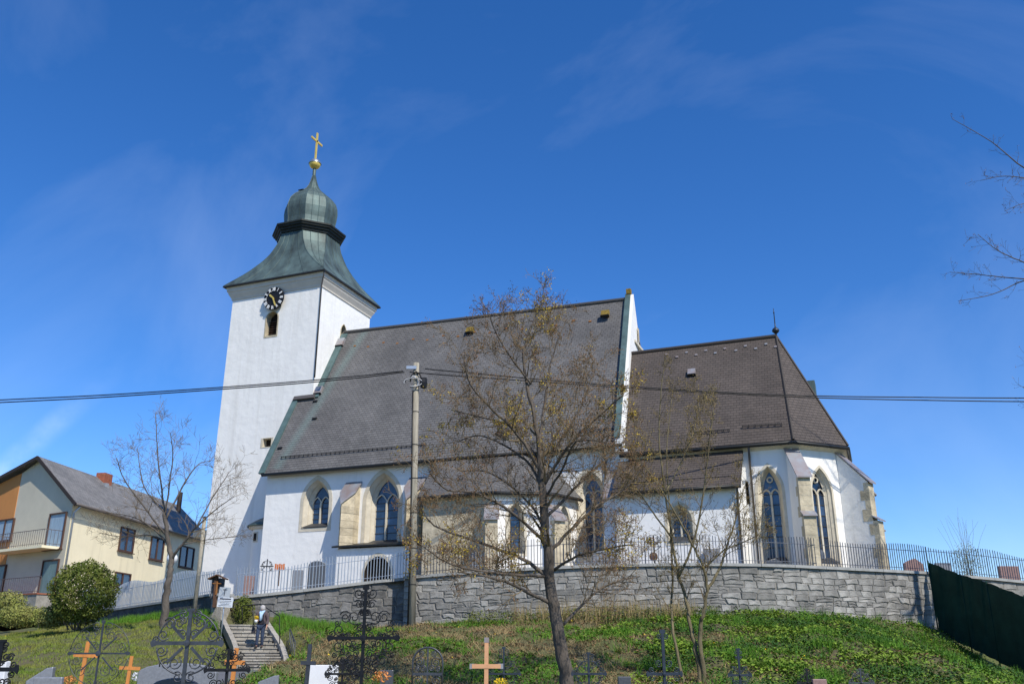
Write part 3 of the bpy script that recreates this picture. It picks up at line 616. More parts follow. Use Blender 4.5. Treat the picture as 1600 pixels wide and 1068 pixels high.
mb = MB(); wall_face(mb, f2, [(0, GZ), (l2, GZ), (l2, CZ), (0, CZ)], [hA]); wall_face(mb, f3, [(0, GZ), (l3, GZ), (l3, CZ), (0, CZ)], [hB]); mb.build('chapel_wall', M['plaster'], church)
for base, dr in ((c2, Vector((0.35, -0.94, 0))), (c3, Vector((0.75, -0.66, 0)))):
    fr = Fr(base, Vector((-dr.y, dr.x, 0))*1, dr); stage_buttress(fr, 0, 0.6, GZ, [(0.9, 8.2)], 9.0)
T1, T2, T3 = Vector((-23.05, 46.62, 12.36)), Vector((-17.6, 46.62, 12.36)), Vector((-16.2, 46.98, 11.6))
ov = 0.32
e1, e2, e3, e4 = c1+Vector((-0.25, -ov, CZ-0.05)), c2+Vector((0.1, -ov, CZ-0.05)), c3+Vector((0.25, -0.2, CZ-0.05)), c4+Vector((0.35, 0.0, CZ-0.08))
mb = MB()
def tri_roof(mb, pts):
    P_ = [Vector(p) for p in pts]; eu_ = (P_[1]-P_[0]).normalized(); n_ = (P_[1]-P_[0]).cross(P_[2]-P_[0]).normalized(); ev_ = n_.cross(eu_)
    mb.face(P_, [((p-P_[0]).dot(eu_), (p-P_[0]).dot(ev_)) for p in P_])
    lo_ = [p-n_*0.12 for p in P_]
    for i in range(len(P_)):
        j = (i+1) % len(P_); mb.face([P_[j], P_[i], lo_[i], lo_[j]])
tri_roof(mb, [e1, e2, T2, T1]); tri_roof(mb, [e2, e3, T3, T2]); tri_roof(mb, [e3, e4, T3])
cr = mb.build('chapel_roof', M['chapel_tile'], church)
g = MB(); g.tube([p+Vector((0, -0.04, -0.1)) for p in (e1, e2, e3, e4)], 0.085, 8); g.build('gutter', M['gutter'], cr, True)
# --- choir and apse
CS = 0.963                      # the choir stands a little nearer than the nave's centre line
zc_ = lambda z: EYE+(z-EYE)*CS
CV, CE = 48.65*CS, zc_(12.25); CN = 56.55*CS; RVC = 52.6*CS
k1, k2, k3, k4 = Vector((-3.42*CS, CV, 0)), Vector((-1.1*CS, 50.97*CS, 0)), Vector((-1.1*CS, 54.23*CS, 0)), Vector((-3.42*CS, CN, 0))
fC = south(CV); fD = Fr(k1, (k2-k1), (0.7071, -0.7071, 0)); lD = (k2-k1).length
h1, w1 = gothic_window(church, fC, -4.72*CS, 5.9, zc_(9.7), zc_(11.05), 0.60, 0.43, 0.5, 6, band=0.14)
slit = [(-5.70, zc_(9.15)), (-5.57, zc_(9.15)), (-5.57, zc_(10.3)), (-5.70, zc_(10.3))]
h2, w2 = gothic_window(church, fD, 1.66, 5.9, zc_(9.7), zc_(11.0), 0.62, 0.48, 0.30, 6, band=0.12, shift=-0.06)
mb = MB(); wall_face(mb, fC, [(-12.0, GZ), (k1.x, GZ), (k1.x, CE), (-12.0, CE)], [h1, slit]); wall_face(mb, fD, [(0, GZ), (lD, GZ), (lD, CE), (0, CE)], [h2])
for a, b in ((k2, k3), (k3, k4), (k4, Vector((-12, CN, 0)))): mb.face([(a.x, a.y, GZ), (b.x, b.y, GZ), (b.x, b.y, CE), (a.x, a.y, CE)])
mb.build('choir_wall', M['plaster'], church)
EO = 0.42
q0, q1, q2, q3, q4, q5 = Vector((-12.1, CV-EO, CE)), Vector((k1.x+0.17, CV-EO, CE)), Vector((k2.x+EO, k2.y-0.17, CE)), Vector((k3.x+EO, k3.y+0.17, CE)), Vector((k4.x+0.17, k4.y+EO, CE)), Vector((-12.1, CN+EO, CE))
RC0, RC1 = Vector((-12.3, RVC, zc_(19.5))), Vector((-3.9*CS, RVC, zc_(19.5)))
mb = MB()
for pts in ([q0, q1, RC1, RC0], [q1, q2, RC1], [q2, q3, RC1], [q3, q4, RC1], [q4, q5, RC0, RC1]): tri_roof(mb, pts)
chroof = mb.build('choir_roof', M['choir_tile'], church)
g = MB(); g.tube([p+Vector((0, 0, -0.12)) for p in (q0, q1, q2, q3, q4)], 0.10, 8); g.build('gutter', M['gutter'], chroof, True)
g = MB(); g.loft([[p+Vector((0, 0, zz)) + (Vector((RC1.x, RVC, 0))-Vector((p.x, p.y, 0))).normalized()*dd for p in (q0, q1, q2, q3, q4)] for dd, zz in ((0.12, -0.16), (0.40, -0.32), (0.48, -0.34))], False); g.build('choir_cornice', M['cream_stone'], church)
g = MB(); g.tube([RC0, RC1], 0.12, 8); g.build('ridge_tiles', M['choir_tile'], chroof)
for q in (q1, q2): 
    g = MB(); g.tube([q+Vector((0, 0, 0.02)), RC1], 0.075, 6); g.build('hip_tiles', M['choir_tile'], chroof)
cn = (q1-q0).cross(RC0-q0).normalized()
_n = nrm; nrm = cn
pc = lambda x, y: hit(x, y, q0, cn)
snow_guard(chroof, pc(1160, 668), pc(1222, 664), 0, 0.3); snow_guard(chroof, pc(1085, 678), pc(1140, 673), 0, 0.3)
nrm = _n
hatch(chroof, 1081, 583, 0.42, 0.42, 'lead_cap', q0, cn)
for i, (x, y) in enumerate(((1042, 554), (1058, 558), (1073, 551), (1088, 555), (1103, 548), (1118, 552), (1133, 545), (1150, 548), (1165, 541), (1181, 545), (1197, 538), (1212, 542))):
    g = MB(); g.box(pc(x, y)+cn*0.03, (0.15, 0.11, 0.06), Vector((1, 0, 0)), cn.cross(Vector((1, 0, 0))), cn); g.build('vent_tile', M['lead_cap'], chroof)
g = MB(); g.lathe(RC1, [(0.06, -0.1), (0.05, 0.15), (0.10, 0.18), (0.2, 0.28), (0.21, 0.36), (0.15, 0.46), (0.04, 0.54), (0.03, 0.8), (0.025, 1.4), (0.05, 1.44), (0.02, 1.5), (0.015, 1.7)], 12); g.build('apse_finial', M['iron_blue'], chroof, True)
g = MB(); g.box((-2.62*CS, 54.6*CS, zc_(16.35)), (1.0, 1.1, 1.25)); g.build('dormer', M['copper_dark'], chroof)
# apse buttresses at the polygon corners
d1 = Vector((math.sin(math.radians(22.5)), -math.cos(math.radians(22.5)), 0)); d2 = Vector((math.cos(math.radians(22.5)), -math.sin(math.radians(22.5)), 0)); d3 = Vector((d2.x, -d2.y, 0))
for base, dr in ((k1, d1), (k2, d2), (k3, d3)):
    stage_buttress(Fr(base-dr*0.1, Vector((-dr.y, dr.x, 0)), dr), 0, 0.58, GZ, [(1.72, zc_(8.15)), (1.46, zc_(10.15))], zc_(11.85))
# --- sacristy annex
AV, AE, AU0, AU1 = 45.0, 9.5, -12.05, -5.85
fA, fB = south(AV), east(AU1)
hA, wA = gothic_window(church, fA, -8.8, 6.9, 7.9, 8.75, 0.62, 0.46, 0.4, 3, band=0.14)
mb = MB(); wall_face(mb, fA, [(AU0, GZ), (AU1, GZ), (AU1, AE), (AU0, AE)], [hA]); wall_face(mb, fB, [(AV, GZ), (CV, GZ), (CV, AE+0.9*(CV-AV)), (AV, AE)]); wl = mb.build('annex_wall', M['plaster'], church)
opening(fC, slit, 0.3, 'slit_window', 'pipe', band=0.04)
mb = MB(); tri_roof(mb, [(AU0-0.1, AV-0.35, AE-0.02), (AU1+0.18, AV-0.35, AE-0.02), (AU1+0.18, CV-0.02, 11.72), (AU0-0.1, CV-0.02, 11.72)]); ar_ = mb.build('annex_roof', M['choir_tile'], church)
gutter(ar_, (AU0-0.1, AV-0.42, AE-0.1), (AU1+0.2, AV-0.42, AE-0.1))
_n = nrm; nrm = Vector((0, -0.58, 0.81)); snow_guard(ar_, (AU0+0.4, AV+0.2, AE+0.40), (AU1-0.3, AV+0.2, AE+0.40), 0, 0.3); nrm = _n
hatch(ar_, 1071, 737, 0.5, 0.3, 'lead_cap', (AU0, AV-0.35, AE), Vector((0, -0.595, 0.80)).normalized(), 0.12)
pipe_run(church, 'downpipe', [(AU1+0.02, AV-0.4, AE-0.15), (AU1-0.05, AV-0.08, AE-0.5), (AU1-0.05, AV-0.08, 5.2)], 0.055)
pipe_run(church, 'downpipe', [(-5.35, CV-0.4, CE-0.15), (-5.38, CV-0.1, CE-0.5), (-5.38, CV-0.1, 5.2)], 0.06)
pipe_run(church, 'downpipe', [(-13.0, 46.4, 12.3), (-13.05, 46.9, 11.9), (-13.05, 46.92, 9.0)], 0.06)
pipe_run(church, 'downpipe', [(-23.45, 46.4, 12.3), (-23.5, 46.9, 11.9), (-23.5, 46.92, 6)], 0.06)
# ------------------------------------------------------------------ terrain
def lerp_tab(x, xs, ys): return float(np.interp(x, xs, ys))
def path_pts(tab): return [dep(x, y, D) for x, y, D in tab]
RW = path_pts([(632, 900, 43.55), (730, 892, 42.9), (830, 886, 42.4), (920, 882, 42.1), (1000, 880, 42.0), (1090, 879, 42.0), (1180, 880, 42.2), (1240, 882, 42.6), (1300, 885, 43.2), (1380, 889, 44.3), (1456, 893, 45.6)])
LW = path_pts([(366, 931, 44.2), (440, 924, 44.15), (500, 917, 44.1), (570, 908, 44.1), (640, 901, 44.15)])
FW = path_pts([(1456, 894, 46.0), (1530, 900, 46.8), (1640, 911, 48.2)])
LN = path_pts([(60, 965, 57.0), (120, 958, 53.5), (180, 950, 50.0), (260, 938, 46.3), (336, 926, 43.6)])
RB = [(632, 978, 43.55), (830, 970, 42.4), (1000, 966, 42.0), (1180, 960, 42.2), (1300, 962, 43.2), (1456, 984, 45.6)]
LB = [(366, 950, 44.2), (440, 968, 44.15), (520, 978, 44.1), (640, 979, 44.15)]
NB = [(60, 980, 57.0), (180, 972, 50.0), (260, 964, 46.3), (336, 957, 43.6)]
allw = sorted([to_xd(p)+(p.z,) for p in LN+LW[:-1]+RW+FW[1:]])
bases = sorted([to_xd(dep(*b))+(dep(*b).z,) for b in NB+LB[:-1]+RB])
WX = [w[0] for w in allw]; WD = [w[1] for w in allw]; WZ = [w[2] for w in allw]; BX = [w[0] for w in bases]; BZ = [w[2] for w in bases]
# stair line: X, D, z
ST = [(dep(409, 1045, 36.4)), (dep(404, 1018, 39.5)), (dep(381, 977, 43.0))]
STx = [to_xd(p) for p in ST]; STD = [q[1] for q in STx]; STX = [q[0] for q in STx]; STZ = [p.z for p in ST]
def hills(X, D): return 0.17*math.sin(X*0.9+1)*math.sin(D*0.7)+0.10*math.sin(X*2.3+D*1.9)+0.08*math.sin(X*1.1-D*2.7)+0.06*math.sin(X*4.1+1.3*D)
def ground_z(X, D):
    dw = lerp_tab(X, WX, WD); zb = lerp_tab(X, BX, BZ)
    low = 0.35+0.012*max(0, D)
    if D <= 8: low = 0.35-0.35*min(1, (8-D)/6)
    d0 = 26.0; t = (D-d0)/(dw-d0-0.2)
    if t <= 0: z = low+hills(X, D)*0.4
    else:
        t = min(t, 1.0); s_ = t**1.15 if X < -8 else (t**0.9)
        z = low+(zb-low)*s_ + hills(X, D)*min(1, t*4)*(1-0.6*t)
    if X > 13 and t > 0: z = max(low, z-1.9*min(1, (X-13)/8)*min(1, max(0, (dw-0.3-D)/5)))
    # cutting for the steps and the path below them
    if 20 < D < 45.0 and -18 < X < -4:
        cx = lerp_tab(D, STD, STX); cz = lerp_tab(D, [26.0]+STD, [0.68]+STZ)-0.16
        dx = abs(X-cx)-1.15
        z = min(z, cz+max(0, dx)*0.75) if D < 43.4 else z
        if dx < 0.0 and D <= 43.4: z = cz
    if D > dw+0.4: z = min(z, zb-0.3)
    return z
def gp(X, D, h=0.0): return xd(X, D, ground_z(X, D)+h)
Xs = [-4000, -1500, -500, -160, -80, -50, -38]+list(np.arange(-30, 26.01, 0.45))+[32, 45, 80, 200, 600, 1500, 4000]
Ds = [-4000, -1200, -400, -120, -40, -12, -4, 0, 4, 8, 12, 16, 20]+list(np.arange(23, 50.01, 0.4))+[54, 60, 75, 110, 250, 700, 1500, 5000]
V_ = [xd(X, D, ground_z(max(-30, min(26, X)), D)-(0 if abs(X) < 60 and -60 < D < 120 else 3.0)) for D in Ds for X in Xs]
nx = len(Xs); mb = MB(); mb.mesh(V_, [(j*nx+i, j*nx+i+1, (j+1)*nx+i+1, (j+1)*nx+i) for j in range(len(Ds)-1) for i in range(nx-1)])
tag(mb.build('ground', M['soil'], None, True), kind='structure', label='grassy earth bank of the cemetery below the church wall')
# churchyard terrace behind the wall
up_z = lambda X: lerp_tab(X, [-60, -27, -20, -13.4, -5.2, 0, 11, 30], [4.4, 4.4, 4.1, 4.15, 5.05, 5.3, 5.4, 5.3])
px = list(np.linspace(-45, 32, 90)); rows_ = []
for k in (0, 0.5, 3, 8, 20, 60, 150, 600):
    rows_.append([xd(X*(1 if k < 50 else 3), lerp_tab(X, WX, WD)+0.22+k, up_z(X)-0.12-(0 if k < 100 else 6)) for X in px])
mb = MB(); mb.loft(rows_, False); tag(mb.build('churchyard_ground', M['church_yard'], None, True), kind='structure', label='level churchyard terrace around the church')

# ------------------------------------------------------------------ retaining walls of single stones
def poly_len(P): return [0]+list(np.cumsum([(P[i+1]-P[i]).xy.length for i in range(len(P)-1)]))
def sampler(P):
    S_ = poly_len(P)
    def at(s):
        s = max(0, min(S_[-1]-1e-4, s)); i = max(0, int(np.searchsorted(S_, s, 'right'))-1); i = min(i, len(P)-2)
        t = (s-S_[i])/(S_[i+1]-S_[i]); d = (P[i+1]-P[i]); d = Vector((d.x, d.y, 0)).normalized()
        return P[i].lerp(P[i+1], t), d
    return at, S_[-1]
def stone_wall(name, P, BT, label, material, row_h, wmin, wmax, seed, thick=0.45):
    r = random.Random(seed); at, Ltot = sampler(P)
    root = thing(name, tuple(P[0].xy)+(P[0].z-2,), label, 'stone wall')
    bx = [to_xd(dep(*b))[0] for b in BT]; bz = [dep(*b).z for b in BT]
    base = lambda p: lerp_tab(to_xd(p)[0], bx, bz)-0.35
    core = MB(); n = max(8, int(Ltot/1.0)); ring_f = []; 
    for i in range(n+1):
        p, d = at(Ltot*i/n); nn = Vector((-d.y, d.x, 0)); b = base(p); t = p.z-0.14
        ring_f.append([Vector((p.x, p.y, b)), Vector((p.x, p.y, t)), Vector((p.x, p.y, t))+nn*thick, Vector((p.x, p.y, b))+nn*thick])
    core.loft(ring_f); core.face(ring_f[0][::-1]); core.face(ring_f[-1]); core.build('wall_core', M['mortar'], root)
    # wavy course lines shared by neighbouring courses; tilted joints; some stones split or taller
    pend = []; k = 0; H_ = 3.6; ph = [r.uniform(0, 6.28) for _ in range(40)]; zc = [0.14]
    while zc[-1] < H_: zc.append(zc[-1]+r.uniform(*row_h))
    def course(i, s): return zc[i] + (0.0 if i == 0 else 0.035*math.sin(s*0.8+ph[i])+0.022*math.sin(s*2.1+ph[i]*2)+0.012*math.sin(s*4.3+ph[i]*3))
    for i in range(len(zc)-1):
        s = 0.0; jt = 0.0
        while s < Ltot-0.1:
            w = r.uniform(wmin, wmax); s1 = min(s+w, Ltot)
            if Ltot-s1 < 0.25: s1 = Ltot
            jt1 = r.gauss(0, 0.032) if s1 < Ltot else 0.0
            p, d = at((s+s1)/2); b0_ = base(p)
            def outline(sa, ja, sb, jb, f0, f1):
                """corners in (s, depth below top): top-left, top-mid, top-right, bottom-right, bottom-mid, bottom-left"""
                def z_(s_, f): return course(i, s_)*(1-f)+course(i+1, s_)*f
                m_ = (sa+sb)/2; return [(sa-ja, z_(sa, f0)), (m_, z_(m_, f0)-r.uniform(0, .03)), (sb-jb, z_(sb, f0)), (sb+jb, z_(sb, f1)), (m_, z_(m_, f1)+r.uniform(-.02, .02)), (sa+ja, z_(sa, f1))]
            parts = [outline(s, jt, s1, jt1, 0.0, 1.0)]
            q = r.random()
            if q < 0.14 and s1-s > 0.45: f = r.uniform(.4, .6); parts = [outline(s, jt, s1, jt1, 0.0, f), outline(s, jt, s1, jt1, f, 1.0)]
            elif q < 0.24 and s1-s > 0.7: f = s+(s1-s)*r.uniform(.3, .7); h2 = r.uniform(.4, .6); parts = [outline(s, jt, f, 0, 0.0, 1.0), outline(f, 0, s1, jt1, 0.0, h2), outline(f, 0, s1, jt1, h2, 1.0)]
            for O_ in parts:
                cs = sum(a for a, _ in O_)/6; cz_ = sum(z for _, z in O_)/6; pc_, d_ = at(cs)
                if pc_.z-cz_ < b0_+0.12: continue
                gap = r.uniform(0.012, 0.036); nn = Vector((d_.y, -d_.x, 0)); pr = r.uniform(0.012, 0.055)
                def ringp(shr, dd, jit=0.0):
                    R_ = []
                    for a_, z_ in O_:
                        da, dz = a_-cs, z_-cz_; ln = math.hypot(da, dz) or 1; da -= da/ln*shr; dz -= dz/ln*shr
                        R_.append(Vector((d_.x*da, d_.y*da, -dz))+nn*(dd+r.uniform(-jit, jit)))
                    return R_
                m_ = MB(); R1, R2, R3_ = ringp(gap, -0.08), ringp(gap*1.1, pr*0.55, 0.008), ringp(gap+r.uniform(.03, .05), pr, 0.014)
                m_.loft([R1, R2, R3_]); m_.face([R3_[0], R3_[1], R3_[4], R3_[5]][::-1]); m_.face([R3_[1], R3_[2], R3_[3], R3_[4]][::-1])
                pend.append((abs(O_[2][0]-O_[0][0])*abs(O_[4][1]-O_[1][1]), m_, Vector((pc_.x, pc_.y, pc_.z-cz_)))); k += 1
            s, jt = s1, jt1
    pend.sort(key=lambda q: -q[0])
    for _, m_, loc in pend[:288]: o = m_.build('stone', M[material], root); o.location = loc
    if len(pend) > 288:
        rest = MB()
        for _, m_, loc in pend[288:]: rest.mesh([Vector(v)+loc for v in m_.v], m_.f)
        tag(rest.build('small_stones', M[material], root), kind='stuff')
    # coping slabs
    c = MB(); m = max(4, int(Ltot/1.6))
    for i in range(m):
        a, _ = at(Ltot*i/m+0.006); b, _ = at(Ltot*(i+1)/m-0.006); d = (b-a).normalized(); nn = Vector((-d.y, d.x, 0)).normalized()
        c = MB(); c.bar(a+nn*(thick/2-0.06)+Vector((0, 0, -0.065)), b+nn*(thick/2-0.06)+Vector((0, 0, -0.065)), thick+0.16, 0.13); c.build('coping_slab', M['coping'], root)
    return k
n1 = stone_wall('stone_retaining_wall', RW, RB, 'long curved grey stone retaining wall below the choir, between utility pole and green screen', 'wall_stone', (0.22, 0.40), 0.38, 1.0, 5)
n2 = stone_wall('stone_retaining_wall', LW, LB, 'darker rough stone retaining wall between the cemetery steps and the utility pole', 'wall_stone_dark', (0.26, 0.42), 0.38, 0.95, 8)
n3 = stone_wall('stone_retaining_wall', FW, [(1456, 984, 46.0), (1640, 984, 48.2)], 'short pale stone wall beyond the green screen at the right edge', 'wall_stone', (0.36, 0.5), 0.6, 1.3, 9)
print('stones', n1, n2, n3)
# low dark wall along the lane on the left
root = thing('low_lane_wall', tuple(LN[-1].xy)+(3,), 'low dark rendered wall under the fence left of the gate', 'wall')
at, Lt = sampler(LN); c = MB(); rr = []
for i in range(13):
    p, d = at(Lt*i/12); nn = Vector((-d.y, d.x, 0)); b = lerp_tab(to_xd(p)[0], BX, BZ)-0.5
    rr.append([Vector((p.x, p.y, b)), Vector((p.x, p.y, p.z-0.1)), Vector((p.x, p.y, p.z-0.1))+nn*0.4, Vector((p.x, p.y, b))+nn*0.4])
c.loft(rr); c.face(rr[-1]); c.build('wall_body', M['lane_wall'], root)
for i in range(9):
    a, _ = at(Lt*i/9+0.01); b, d = at(Lt*(i+1)/9-0.01); nn = Vector((-d.y, d.x, 0)); c = MB(); c.bar(a+nn*0.17+Vector((0, 0, -0.05)), b+nn*0.17+Vector((0, 0, -0.05)), 0.5, 0.1); c.build('coping_slab', M['coping'], root)
# pale pier at the gate
p = LN[-1]; c = thing('gate_pier', (p.x, p.y, 3), 'pale rendered gate pier at the end of the low lane wall', 'pier')
g = MB(); g.box((p.x+0.28, p.y+0.15, 3.1), (0.62, 0.62, 2.3)); g.build('shaft', M['concrete'], c); g = MB(); g.box((p.x+0.28, p.y+0.15, 4.3), (0.8, 0.8, 0.12)); g.build('cap_slab', M['coping'], c)

# ------------------------------------------------------------------ wavy bar fences
bar_me = bpy.data.meshes.new('bar'); g = MB(); g.box((0, 0, 0.5), (0.028, 0.045, 1.0)); bar_me.from_pydata(g.v, [], g.f); bar_me.materials.append(M['galvanised'])
g = MB(); g.box((0, 0, 0.5), (0.026, 0.026, 1.0)); bar_dark = bpy.data.meshes.new('bar'); bar_dark.from_pydata(g.v, [], g.f); bar_dark.materials.append(M['fence_dark'])
def bar_fence(P, label, h0, phase, spacing=0.15, period=5.2, amp=0.13, inset=0.18, dark=False):
    at, Lt = sampler(P); root = thing('bar_fence', tuple(P[0]), label, 'fence'); n = int(Lt/spacing)
    lo, hi = [], []
    for i in range(n+1):
        p, d = at(Lt*i/n); nn = Vector((-d.y, d.x, 0)); q = p+nn*inset; s = Lt*i/n
        h = h0+amp*math.sin(2*math.pi*s/period+phase)+rng.uniform(-.008, .008)
        o = bpy.data.objects.new('bar', bar_dark if dark else bar_me); col.objects.link(o); o.parent = root; o.matrix_parent_inverse = Matrix.Translation(-root.location)
        o.location = q+Vector((0, 0, 0.02)); o.scale = (1, 1, h); o.rotation_euler = (rng.uniform(-.008, .008), rng.uniform(-.012, .012), math.atan2(d.y, d.x))
        lo.append(q+Vector((0, 0, 0.16))); hi.append(q+Vector((0, 0, h0-0.22)))
    for R2 in (lo, hi): g = MB(); g.tube(R2, 0.014, 4); g.build('rail', M['fence_dark' if dark else 'galvanised'], root)
    at2 = list(range(0, n+1, max(8, n//7)))
    for i in at2: p = lo[i]; g = MB(); g.box((p.x, p.y, p.z+0.35), (0.045, 0.045, 1.0)); g.build('post', M['fence_dark' if dark else 'galvanised'], root)
    return n
fence_n = [bar_fence(LN[1:], 'wavy-topped grey bar fence on the low lane wall before the yellow house', 1.2, 0.4),
           bar_fence(LW[:-1]+[RW[0]], 'wavy-topped grey bar fence in front of the nave, from gate to utility pole', 1.25, 2.2),
           bar_fence(RW, 'long bar fence on the curved stone wall in front of chapel and choir', 1.22, 0.5, period=6.0, amp=0.08, dark=True),
           bar_fence(FW, 'bar fence on the far wall section behind the green screen', 1.3, 3.5, dark=True)]
print('bars', fence_n)

# ------------------------------------------------------------------ steps, path, handrails
root = thing('stone_steps', tuple(ST[0]), 'grey stone steps climbing from the cemetery path to the church gate', 'steps')
def st_at(D): return xd(lerp_tab(D, STD, STX), D, lerp_tab(D, STD, STZ))
nst = 13; dirs = (ST[2]-ST[0]); dirs.z = 0; dirs.normalize(); side = Vector((dirs.y, -dirs.x, 0))
for i in range(nst):
    D0 = STD[0]+(STD[2]-STD[0])*i/nst; D1 = STD[0]+(STD[2]-STD[0])*(i+1)/nst
    a, b = st_at(D0), st_at(D1); zt = b.z
    for q in range(3):
        g = MB(); g.box((a+b)/2*1.0+side*((q-1)*0.55+(0.09 if i % 2 else -0.07))+Vector((0, 0, zt-((a+b)/2).z-0.22)), (0.535, (b-a).xy.length+0.02, 0.44), side, dirs); g.box((a+b)/2+side*((q-1)*0.55+(0.09 if i % 2 else -0.07))-dirs*0.03+Vector((0, 0, zt-((a+b)/2).z+0.012)), (0.54, (b-a).xy.length+0.05, 0.05), side, dirs); g.build('step_stone', M['concrete'], root)
for sgn in (-1, 1):
    g = MB(); pts = [st_at(D)+side*(0.94*sgn)+Vector((0, 0, 0.1)) for D in np.linspace(STD[0]-0.2, STD[2], 8)]
    for k in range(7): g.bar(pts[k], pts[k+1]+Vector((0, 0, 0.02)), 0.2, 0.35)
    g.build('side_kerb', M['concrete'], root)
g = MB(); pr = []
for D in (14, 20, 24, 27, 30, 33, 35, 36.6):
    c = xd(lerp_tab(D, STD, STX)+0.1, D, lerp_tab(D, [14, 26, 36.4], [0.60, 0.72, STZ[0]])); pr.append([c-side*1.25+Vector((0, 0, 0.0)), c+side*1.25])
g.loft(pr, False); tag(g.build('cemetery_path', M['asphalt']), kind='structure', label='grey asphalt path leading to the steps')
# handrail: right side with two levels
hr = thing('handrail', tuple(st_at(STD[0])+side*1.2), 'dark metal handrail along the right side of the stone steps', 'handrail')
g = MB(); ptsr = [st_at(D)+side*1.2+Vector((0, 0, 0.95)) for D in (36.6, 39.4)]; g.tube(ptsr, 0.022, 6); g.build('rail', M['iron_grey'], hr, True)
for D in (36.6, 37.3, 38.0, 38.7, 39.4):
    p_ = st_at(D)+side*1.2; g = MB(); g.tube([p_+Vector((0, 0, -.1)), p_+Vector((0, 0, 0.95))], 0.018, 6); g.build('post', M['iron_grey'], hr, True)
for k in range(5):
    D = 36.7+k*0.5; p_ = st_at(D)+side*1.05; g = MB(); pts = [p_+Vector((0, 0, 0.15+0.07*q))+dirs*0.04*math.sin(q*1.9) for q in range(9)]; g.tube(pts, 0.014, 5); g.build('twisted_bar', M['iron'], hr, True)
hr = thing('handrail', tuple(st_at(41.5)+side*0.9), 'dark metal handrail at the top of the steps behind the walking person', 'handrail')
A_ = [dep(378, 946, 43.0), dep(407, 943, 42.2), dep(437, 962, 39.8), dep(437, 1005, 39.8)]
g = MB(); g.tube(A_, 0.022, 6); g.build('rail', M['iron'], hr, True)
for x, y, D, yb in ((395, 944, 42.5, 985), (378, 946, 43.0, 975)): g = MB(); g.tube([dep(x, y, D), dep(x+1, yb, D)], 0.018, 6); g.build('post', M['iron'], hr, True)

# ------------------------------------------------------------------ utility pole and cables
pb, pt_ = dep(643, 980, 43.0), dep(650.5, 567, 43.0)
pole = thing('utility_pole', tuple(pb), 'tall weathered wooden utility pole in front of the stone wall', 'pole')
g = MB(); g.tube([pb+Vector((0, 0, -0.5)), pb.lerp(pt_, 0.5), pt_], [0.19, 0.165, 0.145], 14); g.build('pole_shaft', M['pole_wood'], pole, True)
def P4(x, y): return dep(x, y, 42.85)
g = MB(); g.box(P4(643, 574), (0.5, 0.1, 0.16), RGT, FWD); g.build('bracket', M['galvanised'], pole)
for x0 in (-1, 1):
    g = MB(); g.tube([P4(650, 580), P4(650+x0*7, 586), P4(650+x0*9, 596)], 0.035, 6); g.build('insulator', M['cable'], pole, True)
g = MB(); g.tube([P4(645, 610), P4(643.6, 700), P4(641, 860), P4(637, 978)], 0.035, 6); g.build('cable_duct', M['cable'], pole, True)
for k in range(4):
    g = MB(); pts = [P4(646+(6+k)*math.sin(t)*(1.1 if k < 2 else 1.6), 598+(11-1.5*k)*math.cos(t)) - FWD*0.05*k for t in np.linspace(-0.4, 4.2+0.3*k, 16)]; g.tube(pts, 0.02, 5); g.build('cable_loop', M['white_cable' if k != 2 else 'cable'], pole, True)
g = MB(); g.lathe(P4(662, 598), [(0.02, -0.3), (0.16, -0.25), (0.2, 0), (0.16, 0.25), (0.02, 0.3)], 8); g.build('splice_box', M['cable'], pole)
g = MB(); g.tube([pb.lerp(pt_, 0.9)+FWD*-0.2+RGT*0.02*k for k in (-9, 9)], 0.18, 8) if False else None
for k in range(6):
    zq = 0.15+0.13*k; c_ = pb.lerp(pt_, zq); g = MB(); g.lathe(c_+Vector((0, 0, 0)), [(0.2-0.05*zq, -0.02), (0.2-0.05*zq, 0.02)], 12); g.build('cable_clip', M['cable'], pole)
for nm, pts, lab in (('cable', [(-160, 633), (0, 624.5), (150, 617.5), (300, 608), (450, 597), (560, 587), (630, 579.5)], 'upper black overhead cable running left from the pole across the tower'),
                     ('cable', [(-160, 637), (0, 628.5), (150, 621), (300, 611), (450, 600), (560, 590), (632, 581)], 'lower black overhead cable running left from the pole across the tower'),
                     ('cable', [(664, 576), (740, 583), (850, 593), (985, 603.5), (1150, 613.5), (1290, 618.5), (1450, 620.5), (1600, 621.5), (1760, 621)], 'upper black overhead cable running right from the pole across the choir roof'),
                     ('cable', [(640, 581), (700, 586), (800, 593), (985, 606), (1150, 615.5), (1290, 621.5), (1450, 625), (1600, 627), (1760, 627)], 'lower black overhead cable running right from the pole across the choir roof')):
    P_ = [dep(x, y, 42.8-0.0*i) for i, (x, y) in enumerate(pts)]; Q = []
    for i in range(len(P_)-1):
        a, b, c, d = P_[max(i-1, 0)], P_[i], P_[i+1], P_[min(i+2, len(P_)-1)]
        for t in np.linspace(0, 1, 6)[:-1]: Q.append(0.5*((2*b)+(c-a)*t+(2*a-5*b+4*c-d)*t*t+(3*b-a-3*c+d)*t**3))
    Q.append(P_[-1]); g = MB(); g.tube(Q, 0.028, 6); o = g.build('overhead_cable', M['cable'], None, True); tag(o, lab, 'cable', 'overhead cables')

